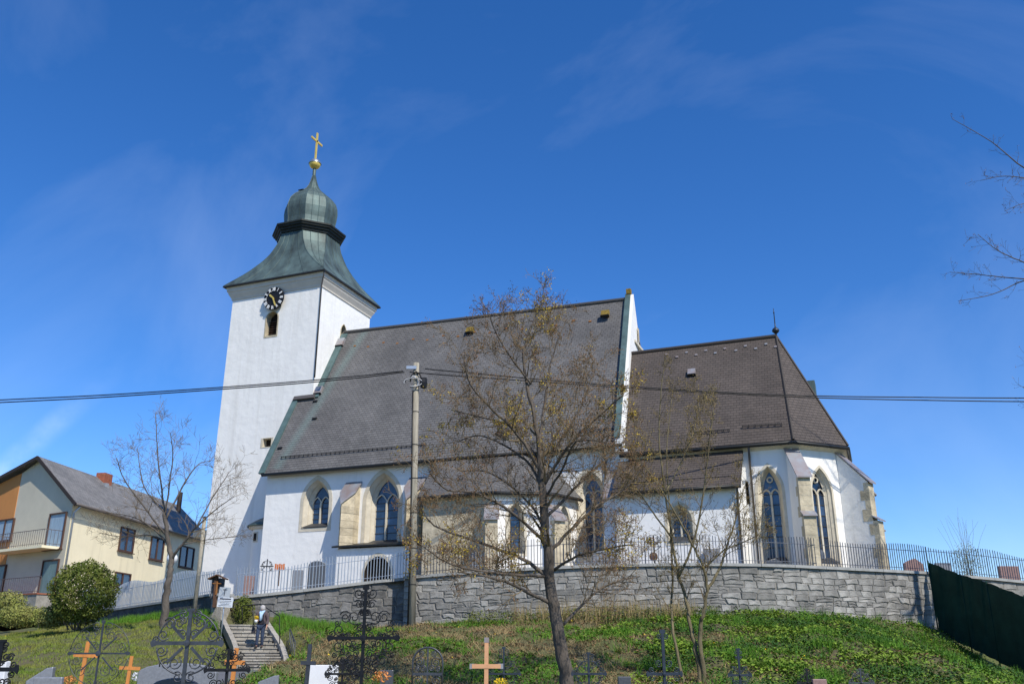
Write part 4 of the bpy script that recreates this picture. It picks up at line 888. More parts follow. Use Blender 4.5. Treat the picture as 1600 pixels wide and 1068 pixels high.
# ------------------------------------------------------------------ house on the left
hc = dep(112, 800, 56.0); hc = Vector((hc.x, hc.y, 0))
a6, b57 = math.radians(6), math.radians(57)
HA = RGT*math.sin(a6)+FWD*math.cos(a6); HB = -RGT*math.sin(b57)+FWD*math.cos(b57)
NA = Vector((HA.y, -HA.x, 0)); NB_ = Vector((-HB.y, HB.x, 0)); NB_ = NB_ if NB_.dot(FWD) < 0 else -NB_
house = thing('house', (hc.x, hc.y, 4.4), 'two-storey yellow house with grey gable, balcony and grey tiled roof', 'house')
hz = hit(116, 781, hc, NB_).z; ap = hit(65, 717, hc, NB_); le = hit(-75, 792, hc, NB_); lf = hit(-75, 800, hc, NB_)
gz0 = 3.9; LEN = 19.5
def G2(p, z): return Vector((p.x, p.y, z))
oj = hit(34.5, 739, hc, NB_)
mb = MB(); mb.face([G2(hc, gz0), G2(hc, hz), ap, G2(oj, oj.z), G2(oj, gz0)]); mb.build('gable_wall', M['house_grey'], house)
mb = MB(); o_ = NB_*0.03; mb.face([G2(oj, gz0)+o_, G2(oj, oj.z)+o_, Vector(le)+o_, G2(le, gz0)+o_]); mb.face([G2(oj, gz0)+o_, G2(oj, gz0), G2(oj, oj.z), G2(oj, oj.z)+o_]); mb.build('orange_wall', M['house_orange'], house)
mb = MB(); far = hc+HA*LEN
mb.face([G2(hc, gz0), G2(far, gz0), G2(far, hz), G2(hc, hz)]); mb.face([G2(far, gz0), G2(le+HA*LEN, gz0), G2(le+HA*LEN, le.z), Vector(ap)+HA*LEN, G2(far, hz)]); mb.build('side_wall', M['house_cream'], house)
mb = MB(); ovh = -HA*0.45; eo = NA*0.45
sl_r = (ap.z-hz)/((Vector((ap.x, ap.y, 0))-hc).dot(-NA))
ea, eb = G2(hc+eo, hz-0.45*sl_r+0.12)+ovh, G2(far+eo, hz-0.45*sl_r+0.12)+HA*0.4
tri_roof(mb, [ea, eb, Vector(ap)+HA*(LEN+0.4)+Vector((0, 0, 0.12)), Vector(ap)+ovh+Vector((0, 0, 0.12))])
tri_roof(mb, [Vector(le)+HA*(LEN+0.4)+Vector((0, 0, 0.1)), Vector(le)+ovh+Vector((0, 0, 0.1)), Vector(ap)+ovh+Vector((0, 0, 0.12)), Vector(ap)+HA*(LEN+0.4)+Vector((0, 0, 0.12))])
hr_ = mb.build('roof', M['house_tile'], house)
g = MB(); g.bar(Vector(ap)+ovh*1.05+Vector((0, 0, 0.02)), ea+Vector((0, 0, -0.1))+ovh*0.05, 0.06, 0.22); g.bar(Vector(ap)+ovh*1.05+Vector((0, 0, 0.02)), Vector(le)+ovh*1.05, 0.06, 0.22); g.build('verge_board', M['house_roof_edge'], hr_)
g = MB(); g.tube([ea+NA*0.06+Vector((0, 0, -0.08)), eb+NA*0.06+Vector((0, 0, -0.08))], 0.09, 8); g.build('gutter', M['pipe'], hr_, True)
dp0 = ea+HA*0.5; g = MB(); g.tube([dp0+NA*0.05+Vector((0, 0, -0.1)), G2(hc+NA*0.1+HA*0.1, hz-0.75), G2(hc+NA*0.1+HA*0.1, gz0)], 0.06, 8); g.build('downpipe', M['galvanised'], house, True)
ch = Vector(ap)+HA*7.2+NA*0.3; g = MB(); g.box(ch+Vector((0, 0, -0.1)), (0.7, 1.0, 1.0), NA, HA); g.build('chimney', M['brick'], hr_)
ch = Vector(ap)+HA*17.5+NA*1.2; g = MB(); g.tube([ch+Vector((0, 0, -1)), ch+Vector((0, 0, 0.8))], 0.2, 8); g.build('flue', M['house_roof_edge'], hr_)
g = MB(); p_ = hit(164, 760, ea, (Vector(eb)-ea).cross(Vector(ap)-ea)); g.box(p_, (0.35, 0.35, 0.5)); g.build('roof_vent', M['lead_cap'], hr_)
def house_win(P0, n, A_, x0, y0, x1, y1, panes, frame='house_trim', glass='glass', nm='window'):
    """rectangle given by its middle height and width on the wall plane"""
    n = Vector(n); cm = hit((x0+x1)/2, (y0+y1)/2, P0, n); l_ = hit(x0, (y0+y1)/2, P0, n); r_ = hit(x1, (y0+y1)/2, P0, n); t_ = hit((x0+x1)/2, y0, P0, n); b_ = hit((x0+x1)/2, y1, P0, n)
    w = abs((r_-l_).dot(A_)); h = abs(t_.z-b_.z); g = MB()
    for s_ in (-1, 1): g.box(cm+A_*(s_*(w/2-0.04))+n*0.03, (0.09, 0.12, h), A_, n); g.box(cm+ZUP*(s_*(h/2-0.04))+n*0.032, (w, 0.12, 0.09), A_, n)
    for k in range(1, panes): g.box(cm+A_*(-w/2+w*k/panes)+n*0.031, (0.10, 0.11, h-0.02), A_, n)
    o_ = g.build(nm, M[frame], house)
    for k in range(panes): g = MB(); g.box(cm+A_*(-w/2+w*(k+0.5)/panes)+n*0.012, (w/panes-0.1, 0.02, h-0.1), A_, n); g.build('pane', M[glass], o_)
    g = MB(); g.box(cm-ZUP*(h/2+0.04)+n*0.08, (w+0.16, 0.2, 0.05), A_, n); g.build('sill', M[frame], o_); return cm, w, h
for q in ((186, 824, 209, 862, 2), (234, 839, 255, 875, 2), (280, 853, 302, 887, 2), (178, 894, 203, 916, 2)): house_win(hc, NA, HA, *q)
up_c, uw, uh = house_win(hc, NB_, HB, 75, 801, 101, 857, 1, glass='curtain', nm='balcony_door'); house_win(hc, NB_, HB, 64, 874, 89, 934, 1, glass='curtain_green', nm='terrace_door')
house_win(hc+o_*1 if False else hc+NB_*0.03, NB_, HB, -18, 812, 20, 846, 3, glass='curtain'); house_win(hc+NB_*0.03, NB_, HB, -25, 883, 7, 925, 2, glass='curtain_green')
# balcony
bl, br_ = hit(12, 863, hc, NB_), hit(94, 857, hc, NB_); wB = abs((br_-bl).dot(HB)); mid_b = (bl+br_)/2; zb_ = mid_b.z
g = MB(); g.box(Vector((mid_b.x, mid_b.y, zb_))+NB_*0.6, (wB, 1.2, 0.16), HB, NB_); bal = g.build('balcony_slab', M['house_cream'], house)
def railing(par, P, h, n):
    r_ = MB(); r_.tube([p+Vector((0, 0, h)) for p in P], 0.022, 6); r_.tube([p+Vector((0, 0, 0.12)) for p in P], 0.016, 6); r_.build('railing_rail', M['railing'], par)
    at, Lt = sampler(P)
    for i in range(n+1): p, d = at(Lt*i/n); g = MB(); g.tube([Vector((p.x, p.y, P[0].z)), Vector((p.x, p.y, P[0].z+h))], 0.014, 4); g.build('baluster', M['railing'], par)
c0_ = Vector((mid_b.x, mid_b.y, zb_+0.08))
railing(bal, [c0_-HB*wB/2+NB_*0.02, c0_-HB*wB/2+NB_*1.15, c0_+HB*wB/2+NB_*1.15, c0_+HB*wB/2+NB_*0.02] if (-HB).dot(RGT) > 0 else [c0_], 0.95, 34)
# ground-floor terrace
tl, tr_ = hit(-30, 938, hc, NB_), hit(98, 930, hc, NB_); zt = tr_.z
g = MB(); mid_t = (Vector((tl.x, tl.y, zt))+Vector((tr_.x, tr_.y, zt)))/2; wt = (tl-tr_).xy.length
g.box(mid_t+NB_*0.8+Vector((0, 0, -0.45)), (wt, 1.6, 0.9), HB, NB_); ter = g.build('terrace_base', M['concrete'], house); g = MB(); g.box(mid_t+NB_*0.8+Vector((0, 0, 0.04)), (wt+0.1, 1.7, 0.08), HB, NB_); g.build('terrace_slab', M['terrace'], ter)
railing(ter, [mid_t-HB*wt/2+NB_*1.5+Vector((0, 0, 0.08)), mid_t+HB*wt/2+NB_*1.5+Vector((0, 0, 0.08))], 0.95, 40)
# small dark balcony building part next to the tower
g = MB(); p_ = dep(331, 835, 68); g.box(p_, (2.2, 1.6, 0.5), NA, HA); g.build('rear_balcony', M['house_grey'], house)

# ------------------------------------------------------------------ green privacy screen on the right
root = thing('green_screen_fence', tuple(dep(1455, 985, 46.6)), 'dark green fabric privacy screen running down the slope at the right', 'screen fence')
tops = [(1450, 877, 45.2), (1500, 897, 43.3), (1541, 909, 41.6), (1600, 931, 39.0), (1680, 960, 36.0)]; bots = [(1463, 990, 45.2), (1510, 1012, 43.3), (1553, 1034, 41.6), (1614, 1064, 39.0), (1700, 1110, 36.0)]
n = 60; r1, r2 = [], []; rows2 = [[] for _ in range(7)]
for i in range(n+1):
    t = i/n*4; k = min(3, int(t)); f_ = t-k
    a = dep(*tops[k]).lerp(dep(*tops[k+1]), f_); b = dep(*bots[k]).lerp(dep(*bots[k+1]), f_); b = Vector((a.x, a.y, b.z))
    for j in range(7): w_ = a.lerp(b, j/6); rows2[j].append(w_+FWD*(0.07*math.sin(i*0.9+j*0.8)+0.04*math.sin(i*2.3+j)+0.03*math.sin(j*2.2+i*0.2)))
g = MB(); g.loft(rows2, False); g.build('fabric', M['screen_green'], root, True)
for k in range(5): a, b = dep(*tops[k]), dep(*bots[k]); g = MB(); g.tube([Vector((a.x, a.y, a.z+0.05)), Vector((a.x, a.y, b.z-0.3))], 0.035, 6); g.build('post', M['screen_green'], root, True)
# ------------------------------------------------------------------ trees
def catmull(P, n=5):
    Q = []
    for i in range(len(P)-1):
        a, b, c, d = P[max(i-1, 0)], P[i], P[i+1], P[min(i+2, len(P)-1)]
        for t in np.linspace(0, 1, n+1)[:-1]: Q.append(0.5*((2*b)+(c-a)*t+(2*a-5*b+4*c-d)*t*t+(3*b-a-3*c+d)*t**3))
    Q.append(P[-1]); return Q
class Tree:
    def __init__(s, root, seed, bark, up=0.25, wander=0.28):
        s.r = random.Random(seed); s.root = root; s.bark = bark; s.tw = MB(); s.tips = []; s.up = up; s.wander = wander
    def rv(s): 
        a = s.r.uniform(0, 2*math.pi); z = s.r.uniform(-1, 1); q = math.sqrt(1-z*z); return Vector((q*math.cos(a), q*math.sin(a), z))
    def limb(s, name, P, r0, r1, n=8, own=True):
        Q = catmull(P, 5); m = len(Q)-1; rad = [r0+(r1-r0)*(i/m)**0.8 for i in range(m+1)]
        Q = [q+s.rv()*min(0.04, rad[i]*0.5) if 0 < i < m else q for i, q in enumerate(Q)]
        mb = MB() if own else s.tw; mb.tube(Q, rad, n)
        if own: mb.build(name, M[s.bark], s.root, True)
        return Q, rad
    def grow(s, p, d, L, r, lev, nch, ratio=0.62):
        k = 5 if lev > 1 else 4; Q = [p]; rad = [r]; seg = L/k
        for i in range(k):
            d = (d+s.rv()*s.wander+ZUP*s.up*0.35).normalized(); p = p+d*seg; Q.append(p); rad.append(max(0.0045, r*(1-(i+1)/(k+0.6))))
        s.tw.tube(Q, rad, 4 if lev > 1 else 3, cap=False)
        if lev > 0:
            for c in range(nch):
                t = s.r.uniform(0.22, 0.98); i = min(k-1, int(t*k)); q = Q[i].lerp(Q[i+1], t*k-i); dd = (Q[i+1]-Q[i]).normalized()
                sd = s.rv(); sd = (sd-dd*sd.dot(dd)).normalized(); s.grow(q, (dd*0.75+sd*0.8).normalized(), L*ratio*s.r.uniform(0.6, 1.1), max(0.004, rad[i]*0.6), lev-1, nch)
        s.tips.append((Q[-1], d)); 
        if lev == 0 and s.r.random() < 0.5: s.tips.append((Q[2], d))
    def shoots(s, Q, rad, n, L, lev, nch, t0=0.15, rmul=0.5):
        m = len(Q)-1
        for c in range(n):
            t = t0+(1-t0)*(c+s.r.random())/n; i = min(m-1, int(t*m)); q = Q[i].lerp(Q[i+1], t*m-i); dd = (Q[i+1]-Q[i]).normalized(); sd = s.rv(); sd = (sd-dd*sd.dot(dd)).normalized()
            s.grow(q, (dd*0.6+sd*0.9+ZUP*s.up).normalized(), L*s.r.uniform(0.55, 1.15)*(1-0.35*t), max(0.006, rad[i]*rmul), lev, nch)
    def finish(s): 
        o = s.tw.build('crown', M['twig'], s.root); return o
def px_limb(pts, D, d1=0.0):
    n = len(pts); return [dep(x, y, D+d1*i/(n-1)) for i, (x, y) in enumerate(pts)]
def specks(name, pts, size, per, spread, matname, root, seed):
    g = np.random.default_rng(seed); n = len(pts)*per
    c = np.repeat(np.array([tuple(p) for p in pts]), per, 0)+g.normal(0, spread, (n, 3)); a = g.normal(0, 1, (n, 3)); a /= np.linalg.norm(a, axis=1)[:, None]; b = g.normal(0, 1, (n, 3)); b -= a*(a*b).sum(1)[:, None]; b /= np.linalg.norm(b, axis=1)[:, None]
    s_ = size*g.uniform(0.6, 1.4, (n, 1)); V = np.stack([c-a*s_, c+b*s_*0.7, c+a*s_, c-b*s_*0.7], 1).reshape(-1, 3)
    return fast_mesh(name, V, 4, M[matname], root)

# the big budding maple
D0 = 24.0; b0 = dep(886, 1100, D0); gq = to_xd(b0); b0 = gp(*gq)
maple = thing('maple_tree', tuple(b0), 'large budding maple with yellow blossom in front of the chapel', 'tree')
T = Tree(maple, 3, 'bark')
TR = [b0+Vector((0, 0, -0.2))]+px_limb([(884, 1060), (876, 1000), (863, 935), (856, 870), (851, 800), (846, 735), (842, 680)], D0)
Q, rad = T.limb('trunk', TR, 0.205, 0.085, 12); T.shoots(Q[18:], rad[18:], 12, 1.5, 2, 4)
limbs = [([(863, 945), (808, 916), (760, 900), (715, 893)], -1.4, .08), ([(856, 900), (815, 872), (734, 841), (679, 821), (658, 792)], 0.9, .085), ([(852, 900), (790, 896), (734, 889), (696, 877), (657, 850)], -2.2, .06),
         ([(880, 975), (919, 935), (958, 910), (1000, 900)], 1.5, .06), ([(866, 890), (902, 868), (957, 855), (990, 850)], -1.6, .06), ([(858, 862), (900, 820), (936, 787), (975, 765), (1000, 735)], 1.4, .075),
         ([(850, 790), (835, 735), (795, 700), (750, 680), (715, 690)], 1.6, .07), ([(846, 740), (810, 680), (770, 640), (735, 600), (725, 560)], -1.2, .07), ([(848, 760), (885, 700), (930, 655), (975, 615)], -1.5, .075),
         ([(843, 690), (850, 640), (858, 580), (872, 530), (885, 500)], 1.3, .065), ([(842, 690), (828, 620), (818, 560), (824, 525), (838, 492), (852, 468)], 0.2, .085), ([(830, 600), (800, 560), (775, 520), (765, 490)], -0.9, .05),
         ([(856, 850), (800, 800), (745, 770), (700, 765), (672, 740)], -1.9, .07), ([(852, 810), (905, 755), (950, 715), (985, 690)], 2.1, .065), ([(845, 720), (795, 665), (745, 650), (705, 640)], 2.0, .055), ([(846, 730), (900, 650), (925, 590), (930, 560)], 1.8, .055),
         ([(852, 830), (830, 790), (770, 740), (720, 735)], 2.4, .06), ([(850, 780), (880, 730), (900, 690), (945, 690)], -2.3, .055)]
for pts, dd, r0 in limbs:
    Q, rad = T.limb('limb', px_limb(pts, D0, dd), r0*0.72, 0.013, 7); T.shoots(Q, rad, 17, 1.3, 2, 5)
T.finish(); tp = T.tips; print('maple tips', len(tp))
rr_ = random.Random(4); rr_.shuffle(tp)
specks('bud', [p for p, d in tp[:len(tp)*2//3]], 0.018, 3, 0.035, 'bud', maple, 5)
cl = [p for p, d in tp if (math.sin(p.x*2.1)+math.sin(p.z*1.7+1)+math.sin(p.y*2.3)) > 1.0]
specks('blossom', cl[:900], 0.021, 8, 0.05, 'blossom', maple, 6); del T

# slender multi-stemmed tree to the right
D1 = 27.0; b1 = gp(*to_xd(dep(1098, 1068, D1)))
t2 = thing('alder_tree', tuple(b1), 'slender multi-stemmed tree with brown catkins in front of the sacristy', 'tree')
T = Tree(t2, 9, 'bark_olive', up=0.35)
stems = [([(1095, 1066), (1087, 1014), (1079, 977), (1072, 935), (1061, 900), (1050, 840), (1040, 770), (1030, 690), (1033, 610), (1040, 560)], 0.6, .075), ([(1101, 1066), (1094, 987), (1098, 961), (1105, 921), (1100, 890), (1082, 850), (1060, 810), (1030, 760), (1005, 725)], -0.8, .075),
         ([(1105, 921), (1125, 885), (1140, 840), (1155, 790), (1166, 750)], 0.9, .05), ([(1070, 1066), (1054, 1000), (1049, 955), (1051, 900), (1046, 800), (1042, 700), (1050, 620)], 1.4, .05), ([(1061, 900), (1085, 840), (1100, 760), (1108, 690), (1115, 640)], -1.0, .04),
         ([(1050, 840), (1020, 800), (1000, 770), (985, 755)], -1.2, .03), ([(1040, 770), (1065, 720), (1085, 670), (1092, 620)], 1.1, .03), ([(1098, 890), (1130, 860), (1165, 845), (1185, 835)], -0.5, .03)]
for pts, dd, r0 in stems:
    P = px_limb(pts, D1, dd)
    if pts[0][1] > 1060: P = [gp(*to_xd(P[0]))+Vector((0, 0, -0.2))]+P[1:]
    Q, rad = T.limb('stem', P, r0, 0.012, 7); T.shoots(Q, rad, 15, 1.05, 2, 4, 0.3)
T.finish(); specks('catkin', [p for p, d in T.tips], 0.018, 3, 0.04, 'catkin', t2, 7); del T

# bare tree left
D2 = 38.0; b2 = gp(*to_xd(dep(258, 962, D2)))
t3 = thing('bare_tree', tuple(b2), 'small bare spreading tree on the lawn in front of the yellow house', 'tree')
T = Tree(t3, 21, 'bark_grey', up=0.2)
Q, rad = T.limb('trunk', [b2+Vector((0, 0, -0.3))]+px_limb([(260, 930), (264, 900), (267, 872), (262, 840), (257, 800)], D2), 0.17, 0.075, 10)
for pts, dd, r0 in (([(260, 820), (254, 775), (247, 715), (243, 645)], 0.4, .07), ([(266, 876), (285, 850), (308, 822), (338, 795), (366, 775)], -1.0, .085), ([(263, 850), (235, 822), (205, 806), (165, 800)], 0.8, .06), ([(262, 840), (225, 790), (195, 750), (182, 715)], -1.2, .06), ([(260, 810), (285, 760), (310, 725), (330, 720)], 1.3, .06),
                    ([(285, 850), (310, 845), (345, 840), (372, 838)], 1.0, .04), ([(262, 845), (230, 835), (190, 838), (155, 832)], 1.6, .045), ([(258, 805), (265, 755), (270, 710), (266, 675)], -1.2, .05), ([(308, 822), (330, 780), (350, 750), (357, 738)], 0.5, .04), ([(257, 800), (225, 760), (215, 700)], 1.5, .045)):
    Q, rad = T.limb('limb', px_limb(pts, D2, dd), r0*0.8, 0.012, 6); T.shoots(Q, rad, 12, 1.5, 2, 4, 0.2)
T.finish(); del T

# tree whose branches enter at the right; trunk stands outside the picture
D3 = 36.5; bt = gp(25.5, 37.0)
t4 = thing('overhanging_tree', tuple(bt), 'bare branches of a tall tree reaching in from the right edge', 'tree')
T = Tree(t4, 33, 'bark_grey', up=0.15)
top = xd(25.2, 37, 19.5); Q, rad = T.limb('trunk', [bt+Vector((0, 0, -0.3)), xd(25.4, 36.9, 5), xd(25.1, 37.1, 11), top], 0.36, 0.14, 10)
for pts, dd, r0 in (([(1840, 380), (1730, 330), (1660, 290), (1600, 262), (1550, 222), (1488, 186)], -0.5, .07), ([(1660, 290), (1610, 280), (1570, 275), (1532, 282)], 0.6, .035), ([(1850, 410), (1720, 420), (1650, 430), (1600, 438), (1550, 460), (1497, 470)], 0.4, .055), ([(1640, 432), (1600, 410), (1560, 392), (1528, 366)], -0.8, .04), ([(1610, 437), (1560, 432), (1520, 428), (1484, 425)], 0.9, .03),
                    ([(1850, 300), (1740, 250), (1700, 180), (1660, 110)], 0.5, .06), ([(1700, 330), (1640, 320), (1600, 318), (1570, 330)], -1.0, .03)):
    Q, rad = T.limb('limb', px_limb(pts, D3, dd), r0, 0.01, 6); T.shoots(Q, rad, 14, 0.9, 1, 4, 0.2)
for k in range(9):
    a = rng.uniform(0, 6.28); z = rng.uniform(9, 18); p0 = xd(25.1, 37.0, z); d_ = (RGT*math.cos(a)*0.8+FWD*math.sin(a)+ZUP*0.6).normalized()
    if d_.dot(RGT) < -0.2: d_ = d_-RGT*2*d_.dot(RGT)
    Q, rad = T.limb('limb', [p0, p0+d_*1.8, p0+d_*3.6+ZUP*0.5, p0+d_*5+ZUP*1.2], 0.09, 0.02, 6); T.shoots(Q, rad, 8, 1.3, 1, 4)
T.finish(); tag(specks('seed_ball', [p for p, d in T.tips[::3]], 0.022, 2, 0.03, 'bud', t4, 12), kind='stuff'); del T

# ------------------------------------------------------------------ shrubs
def leaf_cloud(name, c, rx, ry, rz, n, size, matname, root, seed, hollow=0.45, lumps=9):
    g = np.random.default_rng(seed); d = g.normal(0, 1, (n, 3)); d /= np.linalg.norm(d, axis=1)[:, None]
    L_ = g.normal(0, 1, (lumps, 3)); L_ /= np.linalg.norm(L_, axis=1)[:, None]
    bump = 1+0.13*np.max(d@L_.T, axis=1)+0.07*np.sin(d[:, 0]*9+d[:, 2]*7)+0.05*np.sin(d[:, 1]*13-d[:, 2]*11)
    rad = bump*(hollow+(1-hollow)*g.random(n)**0.35)+g.normal(0, 0.025, n)
    P = d*rad[:, None]*np.array([rx, ry, rz])+np.array(c)
    nn = d+g.normal(0, 0.7, (n, 3)); nn /= np.linalg.norm(nn, axis=1)[:, None]; a = np.cross(nn, g.normal(0, 1, (n, 3))); a /= np.linalg.norm(a, axis=1)[:, None]; b = np.cross(nn, a)
    s_ = size*g.uniform(0.6, 1.4, (n, 1)); V = np.stack([P-a*s_, P+b*s_*0.45, P+a*s_, P-b*s_*0.45], 1).reshape(-1, 3)
    return fast_mesh(name, V, 4, M[matname], root)
def stems_fan(root, base, n, L, spread, m, r=0.012, seed=1, name='stem'):
    r_ = random.Random(seed); g = MB()
    for k in range(n):
        d = Vector((r_.gauss(0, spread), r_.gauss(0, spread), 1)).normalized(); p = base+Vector((r_.gauss(0, spread*0.5), r_.gauss(0, spread*0.5), 0)); q = [p]
        for j in range(4): d = (d+Vector((r_.gauss(0, .12), r_.gauss(0, .12), 0.05))).normalized(); p = p+d*L*r_.uniform(.18, .3); q.append(p)
        g.tube(q, [r, r*.8, r*.6, r*.45, r*.3], 4, cap=False)
    return g.build(name, M[m], root)
cb = dep(131, 925, 42); gb_ = gp(*to_xd(cb)); rad_ = 1.22
bush = thing('round_bush', tuple(gb_), 'large round clipped evergreen bush on the lawn by the house', 'bush')
stems_fan(bush, Vector((cb.x, cb.y, cb.z-1.6)), 14, 1.6, 0.35, 'bark', 0.03, 3); leaf_cloud('foliage', cb, 1.28, 1.25, 1.24, 16000, 0.055, 'thuja', bush, 4, hollow=0.55, lumps=26)
for i, (x, y, D, rx, rz, n, mt, lab) in enumerate(((30, 962, 44, 1.0, 0.5, 4200, 'shrub', 'yellow-green leafy shrub at the left edge below the terrace'), (78, 964, 42.5, 0.85, 0.45, 3400, 'shrub', 'low pale shrub between the round bush and the terrace'), (12, 940, 47, 0.9, 0.5, 3000, 'shrub', 'upper leafy shrub in front of the terrace railing'), (380, 952, 43.7, 0.5, 0.6, 1800, 'thuja', 'reddish-green climbing shrub at the corner of the dark stone wall'), (1512, 878, 48.5, 0.75, 0.95, 1200, 'shrub', 'upright willow-like shrub behind the fence at the right'))):
    c = dep(x, y, D); s_ = thing('shrub', (c.x, c.y, c.z-rz), lab, 'shrub'); stems_fan(s_, Vector((c.x, c.y, c.z-rz)), 16, rz*2.0 if i < 4 else 3.4, 0.4 if i < 4 else 0.16, 'bark_olive', 0.012, 30+i); leaf_cloud('foliage', c, rx, rx*0.8, rz, n, 0.05 if i < 4 else 0.035, mt, s_, 40+i, hollow=0.1, lumps=14)

# ------------------------------------------------------------------ grass and ground cover
gr = np.random.default_rng(77)
def scatter(n, X0, X1, D0_, D1_, keep=None):
    out = []
    while len(out) < n:
        X, D = gr.uniform(X0, X1), gr.uniform(D0_, D1_)
        dw = lerp_tab(X, WX, WD)-0.15
        if D > dw: continue
        if abs(X-lerp_tab(D, STD, STX)) < 1.22: continue
        if keep and not keep(X, D): continue
        out.append((X, D, ground_z(X, D)))
    return out
def blades(name, pts, hmin, hmax, w, lean, matname, label, cat, per=3):
    P = np.array([tuple(xd(X, D, z-0.02)) for X, D, z in pts]); n = len(P)*per; P = np.repeat(P, per, 0)+np.c_[gr.normal(0, 0.05, (n, 2)), np.zeros(n)]
    a = gr.uniform(0, 2*math.pi, n); dx = np.c_[np.cos(a), np.sin(a), np.zeros(n)]; h = gr.uniform(hmin, hmax, (n, 1)); ln = gr.normal(0, lean, (n, 2))
    tip = P+np.c_[ln*h, h]; V = np.stack([P-dx*w, P+dx*w, tip], 1).reshape(-1, 3)
    o = fast_mesh(name, V, 3, M[matname]); return tag(o, label, cat, kind='stuff')
def leaves(name, pts, size, hmax, matname, label, cat, per=3):
    P = np.array([tuple(xd(X, D, z)) for X, D, z in pts]); n = len(P)*per; P = np.repeat(P, per, 0)+np.c_[gr.normal(0, 0.09, (n, 2)), gr.uniform(0.0, hmax, n)]
    nn = np.c_[gr.normal(0, 0.55, (n, 2)), np.ones(n)]; nn /= np.linalg.norm(nn, axis=1)[:, None]; a = np.cross(nn, gr.normal(0, 1, (n, 3))); a /= np.linalg.norm(a, axis=1)[:, None]; b = np.cross(nn, a)
    s_ = size*gr.uniform(0.5, 1.4, (n, 1)); V = np.stack([P-a*s_, P+b*s_*0.6, P+a*s_, P-b*s_*0.6], 1).reshape(-1, 3)
    o = fast_mesh(name, V, 4, M[matname]); return tag(o, label, cat, kind='stuff')
patch = lambda X, D: math.sin(X*0.8+D*0.5)+math.sin(X*0.35-D*0.9+2)+0.6*math.sin(X*2.1+D*1.7)
blades('lawn_grass', scatter(22000, -25, -8.5, 25, 50), 0.05, 0.14, 0.013, 0.45, 'grass', 'short patchy lawn grass on the slope left of the steps', 'grass', 4)
blades('long_grass', scatter(2200, -24, -7, 34, 47, lambda X, D: D > lerp_tab(X, WX, WD)-2.6), 0.15, 0.4, 0.014, 0.3, 'grass_fresh', 'fresh long grass along the foot of the left walls', 'grass', 4)
blades('bank_grass', scatter(4200, -8.5, 20, 26, 48, lambda X, D: patch(X, D) > 0.1), 0.08, 0.3, 0.014, 0.5, 'grass_fresh', 'tufts of fresh grass on the bank', 'grass', 5)
blades('dry_grass', scatter(7500, -9, 20, 26, 47, lambda X, D: patch(X, D) < (0.5 if X < 7 else -0.9)), 0.05, 0.24, 0.012, 0.9, 'dry_grass', 'dry straw-coloured grass on the middle of the bank', 'grass', 4)
blades('tall_stems', scatter(420, 0.0, 8.0, 38, 42.2, lambda X, D: D > lerp_tab(X, WX, WD)-2.0), 0.5, 1.25, 0.014, 0.12, 'dry_grass', 'tall thin stems along the foot of the curved wall', 'grass', 3)
leaves('wall_foot_weeds', scatter(2600, -2.0, 9.0, 38, 43, lambda X, D: D > lerp_tab(X, WX, WD)-2.2), 0.035, 0.55, 'thuja', 'green weeds at the foot of the curved wall', 'weeds', 4)
leaves('ground_cover', scatter(11000, 3.5, 21, 25.5, 49, lambda X, D: patch(X, D)+0.35*(X-5) > -0.4), 0.05, 0.16, 'ground_cover', 'bright green leafy ground cover on the right bank', 'ground cover', 4)
leaves('dark_ground_cover', scatter(4500, 4, 21, 25.5, 49, lambda X, D: patch(X*1.4+3, D*1.3) > 0.5), 0.042, 0.34, 'ground_cover_dark', 'darker taller weeds in clumps on the right bank', 'weeds', 5)
leaves('light_ground_cover', scatter(3600, 3.5, 21, 25.5, 49, lambda X, D: patch(X*1.7-4, D*1.2+5) > 0.6), 0.06, 0.22, 'ground_cover_light', 'yellow-green fresh leaves in clumps on the right bank', 'weeds', 4)
blades('tufts', scatter(900, 3.5, 21, 26, 48, lambda X, D: patch(X*2.3+1, D*2.1) > 1.1), 0.2, 0.5, 0.014, 0.4, 'grass_fresh', 'long grass tufts standing out of the ground cover', 'grass', 9)
leaves('ground_cover_sparse', scatter(1700, -8, 5, 26, 44, lambda X, D: patch(X, D) > 0.6), 0.05, 0.12, 'ground_cover', 'patches of green weeds on the middle of the bank', 'weeds', 4)
leaves('fallen_leaves', scatter(8000, -9, 20, 26, 46, lambda X, D: X < 6 or patch(X*1.3, D) < -0.4), 0.05, 0.04, 'dead_leaf', 'brown fallen leaves on the middle of the bank', 'leaves', 3)
leaves('dandelions', scatter(150, -24, 20, 27, 44), 0.045, 0.16, 'yellow_flower', 'scattered yellow spring flowers on the bank', 'flowers', 1)

